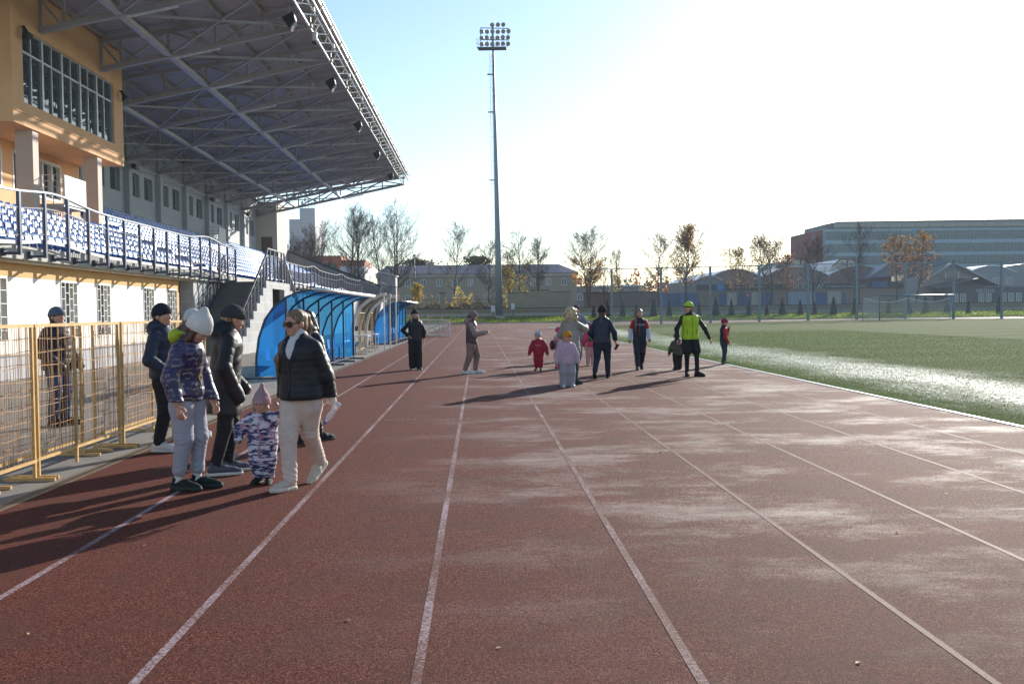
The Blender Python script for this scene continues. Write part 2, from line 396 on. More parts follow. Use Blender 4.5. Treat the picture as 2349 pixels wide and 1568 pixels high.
# back wall with pilasters and windows
WX = -22.5; bay = [50.6+6.02*k for k in range(8)]
m = MB(); m.box(WX-.4, WX, 44, 98.8, 7.0, 9.5); m.box(WX-.4, WX, 44, 98.8, 11.0, 13.55)
y = 44; bw = []
for b in bay:
    bw += [(b+.85, b+2.4), (b+3.3, b+4.95)]
for a0, a1 in bw:
    m.box(WX-.4, WX, y, a0, 9.5, 11.0); y = a1
m.box(WX-.4, WX, y, 98.8, 9.5, 11.0); m.build('back_wall', greyw, gs, world=True)
for k, b in enumerate(bay): MB().box(WX, WX+.35, b-.45, b+.15, 7.0, 11.5).build('pilaster', greyw, gs, world=True)
fr = mat('pvc_frame', (.70, .72, .73), .4)
for a0, a1 in bw:
    wn = MB().box(WX-.36, WX-.30, a0, a1, 9.5, 11.0).build('window', glass_mat('dim_glass'), gs, world=True)
    m = MB(); c = a0+(a1-a0)*.3
    for q in (a0, c, a1): m.box(WX-.30, WX-.26, q-.03, q+.03, 9.5, 11.0)
    for z in (9.5, 10.96): m.box(WX-.30, WX-.26, a0, a1, z, z+.05)
    m.build('frame', fr, wn, world=True)
m = MB(); m.path([(WX+.37, y, 11.35+.08*math.sin(y*1.05)) for y in lin(50, 98, 48)], .03, 5); m.build('cable', steel, gs, world=True)
# end tower and end parapet
twm = mat('tower_plaster', (.66, .60, .50), .85, var=.05, vs=.5)
m = MB(); m.box(-24.5, -20.45, 98.85, 103.9, 2.0, 12.95); m.box(-24.6, -20.35, 98.75, 104.0, 12.95, 13.1); m.build('end_tower', twm, gs, world=True)
dr = MB().box(-22.05, -20.95, 98.78, 98.84, 7.3, 9.55).build('door', mat('brown_door', (.13,.085,.06), .5), gs, world=True)
MB().box(-21.15, -21.1, 98.74, 98.78, 8.3, 8.45).build('handle', white_m, dr, world=True)
MB().extrude([(-24, 104.05, 2), (-24, 104.05, 9.7), (-10.6, 104.05, 4.45), (-10.6, 104.05, 2)], (0, .3, 0)).build('end_parapet', mat('parapet_grey', (.30,.30,.31), .85, var=.06, vs=.5), gs, world=True)
MB().extrude([(-24, 103.95, 9.7), (-24, 103.95, 9.9), (-10.5, 103.95, 4.63), (-10.5, 103.95, 4.43)], (0, .5, 0)).build('parapet_cap', mat('dark_cap', (.04,.03,.035), .5), gs, world=True)
# front railing: bays of thin bars between stout posts hung from the fascia
RX = -11.3
def wave(y):
    z = 0
    for c in (12, 26.2, 40.6, 66.3, 79.8, 93.5): z += .2*math.exp(-((y-c)/1.9)**2)
    return z
def front_rail(root, y0, y1, n):
    ps = lin(y0, y1, n)
    m = MB(); yy = lin(y0, y1, n*4)
    for a0, a1 in zip(yy[:-1], yy[1:]): m.beam((RX, a0, 4.70+wave(a0)), (RX, a1, 4.70+wave(a1)), .09, .05)
    m.build('handrail', rail_top, root, world=True)
    for q in ps:
        m = MB(); m.box(RX-.04, RX+.04, q-.045, q+.045, 3.17, 4.68+wave(q)); m.box(RX-.35, RX-.04, q-.03, q+.03, 3.18, 3.25); m.box(RX-.42, RX-.35, q-.07, q+.07, 3.15, 3.35)
        m.build('post', rail_m, root, world=True)
    for a0, a1 in zip(ps[:-1], ps[1:]):
        m = MB()
        for z, h in ((4.28, .03), (3.60, .03)):
            mid = (a0+a1)/2
            m.beam((RX, a0+.045, z+wave(a0)), (RX, mid, z+wave(mid)), .03, h); m.beam((RX, mid, z+wave(mid)), (RX, a1-.045, z+wave(a1)), .03, h)
        for k in range(1, 10):
            q = a0+(a1-a0)*k/10; m.box(RX-.009, RX+.009, q-.009, q+.009, 3.6+wave(q), 4.28+wave(q))
        m.build('baluster_panel', rail_m, root, world=True)
        m = MB(); m.extrude([(RX-.09, a0+.05, 3.38+wave(a0)), (RX-.03, a0+.05, 3.38+wave(a0)), (RX-.03, a0+.05, 3.47+wave(a0)), (RX-.09, a0+.05, 3.47+wave(a0))], (0, a1-a0-.1, wave(a1)-wave(a0)))
        m.build('kick_plate', steel, root, world=True)
rail_top = mat('rail_cap', (.30, .31, .34), .3, .5, .06, 3)
r1 = empty('front_railing', (RX, 33, 3.15), 0, 'dark blue railing with wavy handrail along the stand front, left of the stairs', 'railing')
front_rail(r1, 14.3, 45.2, 22)
r2 = empty('front_railing', (RX, 75, 3.15), 0, 'dark blue wavy railing along the stand front beyond the stairs, above the blue shelters', 'railing')
front_rail(r2, 53.8, 92.5, 27)
# staircases: two flights up to a landing
def staircase(yo, label):
    st = empty('concrete_staircase', (-10.8, 45+yo, 0), 0, label, 'staircase')
    n = 18; run = 5.9; y0 = 39.5
    m = MB(); sw = MB()
    for i in range(n):
        ya = y0+run*i/n; z1 = 3.18*(i+1)/n
        m.box(-11.9, -10.05, ya+yo, y0+run+yo, 3.18*i/n, z1)
    m.build('steps', conc_d, st, world=True)
    k = 9
    for i in range(k):
        ya = y0+run*i/k; sw.box(-10.05, -9.8, ya+yo, ya+run/k+yo, 0, 3.18*(i+1)/k+.02)
    sw.box(-10.05, -9.8, y0+run+yo, 46.05+yo, 0, 3.2); sw.box(-10.05, -9.8, 48.85+yo, 49.6+yo, 0, 3.2); sw.box(-10.05, -9.8, 46.05+yo, 48.85+yo, 2.86, 3.2)
    for i in range(k):
        ya = 49.6+run*i/k; sw.box(-10.05, -9.8, ya+yo, ya+run/k+yo, 0, 3.2-3.18*(i)/k)
    sw.build('side_wall', block, st, world=True)
    m = MB()
    for i in range(n):
        ya = 49.6+run*i/n; m.box(-11.9, -10.05, ya+yo, ya+run/n+yo, 0, 3.18*(1-i/n))
    m.build('steps', conc_d, st, world=True)
    MB().box(-11.9, -10.05, y0+run+yo, 49.6+yo, 2.95, 3.18).build('landing', conc, st, world=True)
    MB().box(-11.6, -11.4, 46.05+yo, 48.85+yo, 0, 2.86).build('door', mat('dark_doorway', (.05,.05,.055), .6), st, world=True)
    for side, xx in ((0, -9.93), (1, -11.85)):
        m = MB(); pts = [(xx, y0-.1+yo, 1.1), (xx, y0+run+yo, 4.42), (xx, y0+run+.3+yo, 4.75), (xx, 49.5+yo, 4.75), (xx, 49.7+yo, 4.4), (xx, 49.6+run+yo, 1.05)]
        if side: pts = pts[:2]
        for p, q in zip(pts[:-1], pts[1:]): m.beam(p, q, .08, .05)
        m.build('handrail', rail_top, st, world=True)
        ys_ = [y0+run*i/9+.05 for i in range(10)] + ([46.2, 47.1, 48.0, 48.9] + [49.6+run*i/9 for i in range(10)] if not side else [])
        def hz(y): return 3.18*max(0, min(1, (y-y0)/run)) if y < 47 else 3.18*max(0, min(1, (49.6+run-y)/run))
        def tz(y):
            for p, q in zip(pts[:-1], pts[1:]):
                if p[1] <= y+yo <= q[1]: return p[2]+(q[2]-p[2])*(y+yo-p[1])/(q[1]-p[1])
            return hz(y)+1.1
        for q in ys_:
            m = MB(); m.box(xx-.04, xx+.04, q-.04+yo, q+.04+yo, hz(q)-(.35 if not side else 0), tz(q)-.02); m.build('post', rail_m, st, world=True)
        m = MB()
        for q0, q1 in zip(ys_[:-1], ys_[1:]):
            za, zb = tz(q0)-.3, tz(q1)-.3; la, lb = hz(q0)+.18, hz(q1)+.18
            m.beam((xx, q0+.04+yo, za), (xx, q1-.04+yo, zb), .03); m.beam((xx, q0+.04+yo, la), (xx, q1-.04+yo, lb), .03)
            for k2 in range(1, 5):
                t = k2/5; q = q0+(q1-q0)*t; m.box(xx-.008, xx+.008, q-.008+yo, q+.008+yo, la+(lb-la)*t, za+(zb-za)*t)
        m.build('baluster_panel', rail_m, st, world=True)
    return st
staircase(0, 'concrete staircase with stepped pale block side wall behind the near blue shelter')
staircase(53, 'far concrete staircase rising behind the curved arch frames')
# pylon frame and floor shade over the end of stand
# ------------------------------------------------------------------ roof
rf = empty('stand_roof', (-15, 56, 14), 0, 'grey steel truss roof cantilevered over the grandstand', 'roof')
def zc(x): return 11.66+.2083*(x+22.5)
def zr(x): return 14.2+.145*(x+17)
YT = [62.55+6.03*k for k in range(-8, 7)]
def corr():
    V = []; F = []; n = 0; step = .30; y = 12.0; yy = []
    while y < 99.4: yy += [(y, 0), (y+.12, 0), (y+.17, .06), (y+.27, .06)]; y += step
    for y, dz in yy:
        for x in (-23.2, -7.17): V.append((x, y, zr(x)+.22+dz))
    F = [(2*i, 2*i+1, 2*i+3, 2*i+2) for i in range(len(yy)-1)]
    V = np.array(V)-np.array(rf.location); return np_mesh('roof_deck', V, F, deckm, rf)
corr()
MB().extrude([(-23.2, 12, zr(-23.2)+.36), (-7.05, 12, zr(-7.05)+.36), (-7.05, 12, zr(-7.05)+.42), (-23.2, 12, zr(-23.2)+.42)], (0, 87.4, 0)).build('roof_top', steel, rf, world=True)
MB().box(-7.19, -7.05, 12, 99.4, zr(-7.1)+.12, zr(-7.1)+.40).build('edge_trim', steel, rf, world=True)
for x in lin(-22.2, -7.9, 8):
    m = MB(); m.beam((x, 12, zr(x)+.1), (x, 99.3, zr(x)+.1), .12, .22); m.build('purlin', steel, rf, world=True)
nodes = lin(-22.5, -7.6, 7)
for Y in YT:
    m = MB()
    xs = nodes if not (37 < Y < 46) else [x for x in nodes if x > -17] 
    if 37 < Y < 46: xs = [-17.0]+xs
    m.beam((xs[0], Y, zc(xs[0])), (-7.43, Y, zc(-7.43)), .22, .22); m.beam((xs[0], Y, zr(xs[0])-.12), (-7.3, Y, zr(-7.3)-.12), .2, .2)
    for i, x in enumerate(xs):
        m.beam((x+.06, Y, zc(x)), (x+.06, Y, zr(x)-.12), .12, .12, up=(0,1,0))
        if i < len(xs)-1:
            x2 = xs[i+1]
            p, q = ((x, Y, zc(x)), (x2, Y, zr(x2)-.12)) if i % 2 else ((x, Y, zr(x)-.12), (x2, Y, zc(x2)))
            m.beam(p, q, .10, .10, up=(0,1,0))
    m.build('truss', steel, rf, world=True)
    m = MB(); m.beam((-13.6, Y-.05, zc(-13.6)-.2), (-11.6, Y-.05, zc(-11.6)-.2), .1, .07); m.build('strip_light', mat('lamp_plastic', (.72,.72,.72), .4), rf, world=True)
for x in (-13.9, -18.4):
    m = MB(); m.beam((x, 48 if x < -17 else 14, zc(x)+.02), (x, 99, zc(x)+.02), .26, .2); m.build('tie_beam', mat('tie_steel', (.50,.50,.51), .45, .1, .05), rf, world=True)
m = MB()
for y0, y1 in zip(YT[:-1], YT[1:]):
    m.beam((-13.9, y0, zc(-13.9)), (-7.7, y1, zc(-7.7)), .09); m.beam((-13.9, y1, zc(-13.9)), (-7.7, y0, zc(-7.7)), .09)
    if y0 > 47:
        m.beam((-18.4, y0, zc(-18.4)), (-13.9, y1, zc(-13.9)), .09); m.beam((-18.4, y1, zc(-18.4)), (-13.9, y0, zc(-13.9)), .09)
        m.beam((-22.4, y0, zc(-22.4)), (-18.4, y1, zc(-18.4)), .08); m.beam((-22.4, y1, zc(-22.4)), (-18.4, y0, zc(-18.4)), .08)
        for x in (-18.4, -22.3):
            mid = (y0+y1)/2
            m.beam((x, y0, zr(x)-.1), (x, mid, zc(x)), .07); m.beam((x, y1, zr(x)-.1), (x, mid, zc(x)), .07)
m.build('bracing', steel, rf, world=True)
m = MB(); yl = lin(14, 98.6, 56)
for x, z in ((-7.55, zc(-7.6)-.05), (-7.0, 15.15), (-6.85, 15.62), (-7.35, 15.35)):
    m.beam((x, 14, z), (x, 98.8, z), .08, .08)
for i, (y0, y1) in enumerate(zip(yl[:-1], yl[1:])):
    m.beam((-7.55, y0, zc(-7.6)), (-7.0, y1, 15.15), .05); 
    if i % 2 == 0: m.beam((-7.3, y0, 14.8), (-6.85, y0, 15.75), .05)
m.build('edge_walkway', mat('pale_tube', (.62,.62,.60), .3, .2), rf, world=True)
# ------------------------------------------------------------------ press box
pb = empty('press_box', (-17, 41.5, 8.84), 0, 'orange commentary building with wide glazing hung under the grey roof', 'building')
org = mat('orange_render', (.78, .45, .23), .85, var=.09, vs=.6, bump=.08, bs=90)
PX, PY0, PY1, PZ0, PZ1 = -17.0, 36.06, 47.1, 8.84, 14.3
wy0, wy1, wz0, wz1 = 36.95, 45.95, 9.73, 12.5
m = MB()
m.box(PX-.3, PX, PY0, wy0, PZ0, PZ1-.05); m.box(PX-.3, PX, wy1, PY1, PZ0, PZ1-.05)
m.box(PX-.3, PX, wy0, wy1, PZ0, wz0); m.box(PX-.3, PX, wy0, wy1, wz1, PZ1-.05)
m.box(-26, PX-.3, PY0, PY0+.3, PZ0, PZ1-.6); m.box(-22.5, PX-.3, PY1-.3, PY1, PZ0, PZ1-.6); m.box(-26, PX-.3, PY0+.3, PY1-.3, PZ0, PZ0+.25)
m.build('wall', org, pb, world=True)
m = MB(); m.box(PX-.02, PX+.03, PY0-.02, PY1+.02, PZ0+.45, PZ0+.5); m.build('drip_moulding', org, pb, world=True)
wn = MB().box(PX-.22, PX-.17, wy0, wy1, wz0, wz1).build('window', glass_mat('press_glass', (.035,.055,.062), .02, .12, .9, .8), pb, world=True)
m = MB(); n = 5; tz_ = wz0+(wz1-wz0)*.70
for i in range(n+1):
    q = wy0+(wy1-wy0)*i/n; m.box(PX-.17, PX-.06, q-.07, q+.07, wz0, wz1)
    if i < n: q += (wy1-wy0)/n/2; m.box(PX-.17, PX-.1, q-.035, q+.035, wz0, wz1)
for z in (wz0, tz_, wz1): m.box(PX-.17, PX-.08, wy0, wy1, z-.04, z+.04)
m.build('frame', mat('alu_frame', (.50,.54,.58), .4, .3), wn, world=True)
colm = mat('column_render', (.66, .54, .47), .85, var=.04)
for q in (37.75, 44.05): MB().box(-17.75, -17.08, q, q+.48, 4.6, PZ0).build('column', colm, pb, world=True)
m = MB(); m.box(-19.4, -19.1, 33.0, 47.0, 4.6, 6.9); m.box(-19.4, -19.1, 33.0, 47.0, 8.5, 8.84); m.box(-19.4, -19.1, 39.4, 40.4, 6.9, 8.5); m.box(-19.4,-19.1,44.9,47,6.9,8.5)
m.build('lower_wall', org, pb, world=True)
for a0, a1 in ((33.0, 39.4), (40.4, 44.9)):
    wn = MB().box(-19.36, -19.30, a0, a1, 6.9, 8.5).build('window', glass_mat('press_glass'), pb, world=True)
    m = MB()
    for q in lin(a0, a1, 5): m.box(-19.28, -19.08, q-.05, q+.05, 6.9, 8.5)
    for z in (6.9, 8.5): m.box(-19.28, -19.08, a0, a1, z-.06, z+.06)
    m.build('frame', white_m, wn, world=True)
def balcony(x, y0, y1, z0, z1, lab):
    b = empty('balcony', (x, y0, z0), 0, lab, 'balcony')
    MB().box(x-.05, x, y0, y1, z0, z1).build('parapet_panel', mat('white_panel', (.80,.76,.72), .6), b, world=True)
    MB().box(x-1.5, x-.05, y0, y1, z0-.1, z0).build('floor', steel, b, world=True)
    m = MB()
    for i in range(6): z = z0+(z1-z0)*i/5; m.beam((x-1.3, y0, z), (x-.05, y0, z), .025)
    for i in range(4): q = x-1.3+1.25*i/3; m.beam((q, y0, z0), (q, y0, z1), .025)
    m.build('side_grid', steel, b, world=True)
    for q in (y0+.1, y1-.1): MB().beam((x-.6, q, z0-.1), (x-.6, q, z0-1.6), .09).build('leg', steel, b, world=True)
balcony(-16.3, 38.7, 40.75, 6.1, 7.25, 'small white panelled balcony between the two columns of the orange building')
balcony(-20.5, 77, 79, 7.3, 8.6, 'small white panelled balcony against the far grey back wall of the stand')
# ------------------------------------------------------------------ seats
seat_m = None
a = N('blue_seat_plastic'); oi = a.n('ShaderNodeObjectInfo')
c = a.ramp(oi.outputs['Random'], [(0, (.02, .14, .46)), (1, (.035, .20, .60))]); SEAT = a.done(a.bsdf(c, .30, 0, .5))
def seat_verts():
    V = []; F = []
    prof = [(.0, .40), (.05, .435), (.2, .42), (.34, .41), (.40, .44), (.43, .55), (.455, .68), (.47, .76), (.45, .79)]
    wd = [.40, .42, .43, .42, .40, .41, .42, .36, .24]
    for (d, z), ww in zip(prof, wd):
        for k in range(5):
            t = k/4*2-1; V.append((-d+.02*(1-t*t)*(-1 if z < .5 else -1.6), ww/2*t, z-(.03*(1-t*t) if z < .45 else 0)))
    for j in range(len(prof)-1):
        for k in range(4): F.append((j*5+k, j*5+k+1, j*5+5+k+1, j*5+5+k))
    V += [(-.15,-.15,0),(-.22,-.15,0),(-.22,-.15,.41),(-.15,-.15,.41),(-.15,.15,0),(-.22,.15,0),(-.22,.15,.41),(-.15,.15,.41)]
    n = 45; F += [(n,n+1,n+2,n+3),(n+4,n+5,n+6,n+7)]
    return np.array(V), np.array(F)
sv, sf = seat_verts()
spots = []
for i in range(11):
    x = R0X-.22-RD*i; zf = F0+RR*i+.001*i
    y = 22.2 if i < 5 else 47.6
    while y < 103:
        if not (45.3 < y < 47.2): spots.append((math.hypot(x, y), x, y, zf, i))
        y += .52
spots.sort()
seat0 = None; rest = []
for k, (d, x, y, zf, i) in enumerate(spots):
    if k >= 300: rest.append((x, y, zf)); continue
    if seat0 is None: o = seat0 = np_mesh('stadium_seat', sv, sf, SEAT, smooth=True)
    else: o = seat0.copy(); COL.objects.link(o)
    o.location = (x, y, zf)
    tag(o, 'glossy blue plastic seat among the stand seats nearest the camera', 'seat', 'blue seats in the near rows of the stand')
P = np.array(rest); V = (P[:,None,:]+sv[None]).reshape(-1,3); F = (np.arange(len(P))[:,None,None]*len(sv)+sf[None]).reshape(-1,4)
tag(np_mesh('seat_rows', V, F, SEAT, smooth=True), 'rows of blue plastic seats in the farther part of the stand', 'seats', kind='stuff')

r_ = np.random.default_rng(11)
n = 9000; P = np.stack([-60+190*r_.random(n)*1., 139.3+17*r_.random(n)**1.2, np.zeros(n)], 1); P = np.repeat(P, 4, 0)[:36000]; P[:,0] += r_.normal(size=len(P))*.5; P[:,1] = np.clip(P[:,1]+r_.normal(size=len(P))*.6, 139.4, 158)
P[:,2] = .85*np.clip((P[:,1]-139)/19, 0, 1)**1.2+.09
a_ = r_.random(len(P))*6.28; u = np.stack([np.cos(a_), np.sin(a_), np.zeros(len(P))], 1)*.09; up_ = np.stack([r_.normal(size=len(P))*.05, r_.normal(size=len(P))*.05, .13+.06*r_.random(len(P))], 1)
V = np.stack([P-u, P+u, P+u*.6+up_, P-u*.6+up_], 1).reshape(-1,3)
a = N('lawn_blade'); c = a.ramp(a.noise(.5, 4, .6, a.coord('Object', (1,1,0))), [(.35, (.11,.18,.018)), (.65, (.27,.32,.04))])
tl = a.n('ShaderNodeBsdfTranslucent'); a.l(c, tl.inputs[0]); mx = a.n('ShaderNodeMixShader'); mx.inputs[0].default_value = .6; a.l(a.bsdf(c, .6, 0, .2), mx.inputs[1]); a.l(tl.outputs[0], mx.inputs[2])
tag(np_mesh('lawn_grass', V, np.arange(len(V)).reshape(-1,4), a.done(mx.outputs[0])), kind='stuff')
n = 110; P = np.stack([TL+.2+11*r_.random(n), 4+34*r_.random(n)**1.3, np.full(n, .009)], 1); a_ = r_.random(n)*6.28; s_ = .008+.012*r_.random(n)
u = np.stack([np.cos(a_), np.sin(a_), np.zeros(n)], 1)*s_[:,None]; v = np.stack([-np.sin(a_), np.cos(a_), np.zeros(n)], 1)*s_[:,None]*.6; h_ = np.zeros((n,3)); h_[:,2] = .012*r_.random(n)
V = np.stack([P-u, P-v+h_, P+u, P+v+h_*.5], 1).reshape(-1,3)
tag(np_mesh('fallen_leaves', V, np.arange(len(V)).reshape(-1,4), mat('dry_leaf', (.38,.26,.12), .7, var=.5, vs=.7)), kind='stuff')
# ------------------------------------------------------------------ loudspeakers, cameras, lamps
spk_b = mat('speaker_black', (.018,.024,.032), .5); spk_g = mat('speaker_grille', (.34,.35,.36), .5)
def speaker(y, lab):
    s = empty('loudspeaker', (-8.2, y, 14.25), 0, lab, 'loudspeaker', 'loudspeakers under the roof edge'); s.scale = (.82,.82,.82)
    m = MB(); m.extrude([(-.38,-.28,.55),(.22,-.28,.85),(.30,-.28,.35),(.02,-.28,-.05)], (0,.56,0)); m.build('cabinet', spk_b, s)
    m = MB(); m.extrude([(.225,-.26,.83),(.31,-.26,.35),(.04,-.26,-.06),(.08,-.26,-.09),(.36,-.26,.33),(.26,-.26,.86)], (0,.52,0)); m.build('grille', spk_g, s)
    m = MB(); m.box(-.08,.0,-.06,.06,.7,1.25); m.build('bracket', steel, s)
for k, (y, t) in enumerate(((43.2,'closest to the orange building'),(55.0,'second along the roof edge from the camera'),(67.2,'middle one of the five'),(79.4,'second from the far end of the roof'),(91.8,'by the far end of the roof'))):
    speaker(y, 'black wedge loudspeaker under the roof edge, '+t)
c = empty('security_camera', (-7.35, 44.6, 14.1), 0, 'white dome camera hanging from the roof edge beside the nearest loudspeaker', 'camera')
MB().tube((0,0,0), (0,0,.4), .1, .14, 10).build('housing', white_m, c, True); MB().ball((0,0,-.06), .12, 10, 6).build('dome', glass_mat('dark_dome'), c, True)
MB().beam((0,0,.4), (.2,0,.75), .06).build('arm', white_m, c)
def horn(loc, rz, lab):
    h = empty('horn_loudspeaker', loc, rz, lab, 'loudspeaker')
    MB().path([(.12,0,.16),(.2,0,.02),(.26,0,-.1),(.34,0,-.26)], [.06,.08,.1,.2], 12).build('horn', spk_b, h, True)
    MB().beam((0,0,.2), (.16,0,.12), .05).build('bracket', steel, h)
horn((-17, 36.9, 12.35), -.5, 'black horn loudspeaker high on the orange wall left of the wide window')
horn((-17, 46.7, 12.2), -.3, 'black horn loudspeaker on the orange wall corner right of the wide window')
for y, t in ((62.3,'nearest the orange building'),(80.2,'in the middle of the wall'),(92.3,'near the far door')):
    f = empty('wall_floodlight', (WX+.35, y, 11.1), 0, 'small black floodlight on the grey back wall, '+t, 'floodlight')
    MB().beam((.0,0,.1), (.3,0,.1), .06).build('bracket', steel, f)
    MB().extrude([(.2,-.3,-.05),(.5,-.3,-.12),(.52,-.3,.2),(.22,-.3,.25)], (0,.6,0)).build('housing', spk_b, f)
# ------------------------------------------------------------------ dugout shelters
def poly_mat(name, tint, dif, k):
    a = N(name); tr = a.n('ShaderNodeBsdfTransparent'); tr.inputs[0].default_value = (*tint, 1)
    tl = a.n('ShaderNodeBsdfTranslucent'); tl.inputs[0].default_value = (*dif, 1)
    wv = a.n('ShaderNodeTexWave', bands_direction='Y'); wv.inputs['Scale'].default_value = 9; wv.inputs['Distortion'].default_value = 0; a.l(a.coord(), wv.inputs[0])
    p = a.bsdf(a.ramp(a.noise(1.5, 5, .6, a.coord()), [(.3, tuple(c*.8 for c in dif)), (.7, dif)]), .12, 0, .6, a.bump(wv.outputs['Fac'], .15, .004))
    m1 = a.n('ShaderNodeMixShader'); m1.inputs[0].default_value = .55; a.l(p, m1.inputs[1]); a.l(tl.outputs[0], m1.inputs[2])
    m2 = a.n('ShaderNodeMixShader'); m2.inputs[0].default_value = k; a.l(tr.outputs[0], m2.inputs[1]); a.l(m1.outputs[0], m2.inputs[2])
    return a.done(m2.outputs[0])
BLUE = poly_mat('blue_polycarbonate', (.12,.52,.86), (.02,.20,.54), .55)
navy = mat('navy_steel', (.012,.035,.085), .4, .2)
silver = mat('silver_tube', (.62,.62,.63), .35, .4)
PROF = [(0,.08),(.01,.55),(.08,1.05),(.24,1.5),(.48,1.83),(.78,2.05),(1.12,2.18),(1.52,2.22)]
def dugout(loc, rz, L, lab):
    d = empty('dugout_shelter', loc, rz, lab, 'dugout', 'blue team shelters beside the track')
    n = 5; ys = lin(0, L, n)
    V = [(x, y, z) for y in (0, L) for x, z in PROF]; k = len(PROF)
    np_mesh('back_sheet', V, [(i, i+1, k+i+1, k+i) for i in range(k-1)], BLUE, d, smooth=True)
    for y in (0.02, L-.02):
        m = MB(); pr = PROF[:6]; m.add([(x, y, z) for x, z in pr]+[(.78, y, .08)], [tuple(range(7))]); m.build('end_panel', BLUE, d)
    for y in ys:
        m = MB()
        for p, q in zip(PROF[:-1], PROF[1:]): m.beam((p[0]+.015, y, p[1]-.01), (q[0]+.015, y, q[1]-.01), .05, .05)
        m.build('rib', navy, d)
        m = MB(); m.box(.755, .805, y-.025, y+.025, .04, 2.03); m.build('post', navy, d)
        m = MB(); m.box(-.35, 1.15, y-.03, y+.03, 0, .05); m.build('skid', navy, d)
    m = MB(); m.tube((1.52, -.05, 2.23), (1.52, L+.05, 2.23), .055, None, 10); m.build('front_pipe', silver, d, True)
    m = MB()
    for z in (.10, .55): m.beam((.78 if z < .2 else .03, 0, z), (.78 if z < .2 else .03, L, z), .04)
    m.build('rail', navy, d)
    for i in range(2*n):
        y = L*(i+.5)/(2*n); m = MB()
        m.add([(.16,y-.2,.75),(.16,y+.2,.75),(.19,y+.2,.47),(.19,y-.2,.47),(.55,y-.19,.45),(.55,y+.19,.45)], [(0,1,2,3),(3,2,5,4)])
        m.beam((.35,y,.03),(.35,y,.45),.05); m.build('seat', SEAT, d)
    return d
rz = -math.atan2(.3, 10.3)
dugout((-5.56, 24.0, .012), rz, 10.4, 'near blue polycarbonate shelter with white front pipe beside the track')
dugout((-5.45, 49.6, .012), rz*.4, 10.2, 'farther blue polycarbonate shelter with white front pipe beyond the arch frames')
ar = empty('arch_frame', (-5.5, 42, 0), 0, 'bare curved shelter frame with cream ribs between the two blue shelters', 'frame')
crm = mat('cream_rib', (.62,.57,.48), .5)
AP = [(0,0),(.0,1.0),(.1,1.45),(.35,1.9),(.75,2.22),(1.25,2.42),(1.45,2.45)]
for y in (41.6, 44.0, 46.6):
    m = MB()
    for p, q in zip(AP[:-1], AP[1:]): m.beam((p[0]-5.45, y, p[1]), (q[0]-5.45, y, q[1]), .09, .14)
    m.build('rib', crm, ar, world=True)
V = [(x-5.47, y, z+.06) for y in (41.6, 44.0) for x, z in AP]; V = [(a_-ar.location.x, b_-ar.location.y, c_) for a_, b_, c_ in V]
np_mesh('cover_sheet', V, [(i, i+1, 7+i+1, 7+i) for i in range(1, 5)], mat('dark_sheet', (.05,.05,.055), .5), ar, smooth=True)
for x, y in ((-4.1, 41.7), (-4.05, 43.9), (-4.0, 46.5)):
    MB().tube((x, y, 0), (x, y, 2.42), .03).build('post', silver, ar, world=True)
def table(x, y, lab):
    t = empty('metal_table', (x, y, 0), 0, lab, 'table')
    MB().box(-.35, .35, -.6, .6, .72, .76).build('table_top', mat('grey_laminate', (.55,.55,.54), .4), t)
    for sx in (-.32, .32):
        for sy in (-.55, .55): MB().tube((sx, sy, 0), (sx, sy, .72), .018).build('leg', silver, t)
    m = MB(); m.beam((-.32,-.55,.1), (.32,-.55,.1), .025); m.build('stretcher', silver, t)
table(-4.75, 38.6, 'grey metal table just past the near blue shelter')
table(-4.7, 41.2, 'grey metal table under the bare arch frame')
def loose_seat(x, y, lab):
    s = empty('seat_bench', (x, y, 0), 0, lab, 'bench')
    for k in range(3):
        o = seat0.copy(); COL.objects.link(o); o.name = 'seat'; o.parent = s; o.location = (.15, -.55+.5*k, 0)
        for p in ('label', 'category', 'group'):
            if p in o: del o[p]
    m = MB(); m.box(-.2,-.14,-.7,.6,.36,.40)
    m.build('rail', steel, s)
loose_seat(-5.2, 40.0, 'short row of blue seats behind the metal tables')
# ------------------------------------------------------------------ yellow fence panels
yel = mat('yellow_enamel', (.56,.35,.13), .45, .1, .18, 5); wire = mat('rusty_wire', (.36,.19,.075), .6, .2, .3, 6)
def barrier(x, y0, L, rz, lab, mid=False, H=1.54, nv=30, foot=.50, seed=1, group='yellow wire fence panels'):
    b = empty('fence_panel', (x, y0, 0), rz, lab, 'fence panel', group); r = random.Random(seed)
    m = MB(); m.beam((0,0,H), (0,L,H), .030)
    m.build('top_rail', yel, b); MB().beam((0,0,.20), (0,L,.20), .030).build('bottom_rail', yel, b)
    for y in [.03, L-.03]+([L*.42] if mid else []): MB().beam((0,y,.03), (0,y,H), .029, up=(0,1,0)).build('post', yel, b)
    for y in (.03, L-.03): MB().beam((-.3,y,.025), (foot-.3,y,.02), .032, .032).build('foot', yel, b)
    m = MB(); tw = .0042
    for i in range(1, nv):
        y = L*i/nv+r.uniform(-.02,.02); y2 = y+r.uniform(-.05,.05)
        ym = (y+y2)/2+r.uniform(-.02,.02); xx = r.uniform(-.015,.015)
        m.beam((0,y,.2), (xx,ym,.85), tw); m.beam((xx,ym,.85), (0,y2,H), tw)
    for j in range(1, 10):
        z = .2+(H-.2)*j/10; n = 8; pv = None
        for i in range(n+1):
            p = (r.uniform(-.010,.010), L*i/n, z+r.uniform(-.012,.012))
            if pv: m.beam(pv, p, tw*1.5)
            pv = p
    m.build('mesh_wires', wire, b); return b
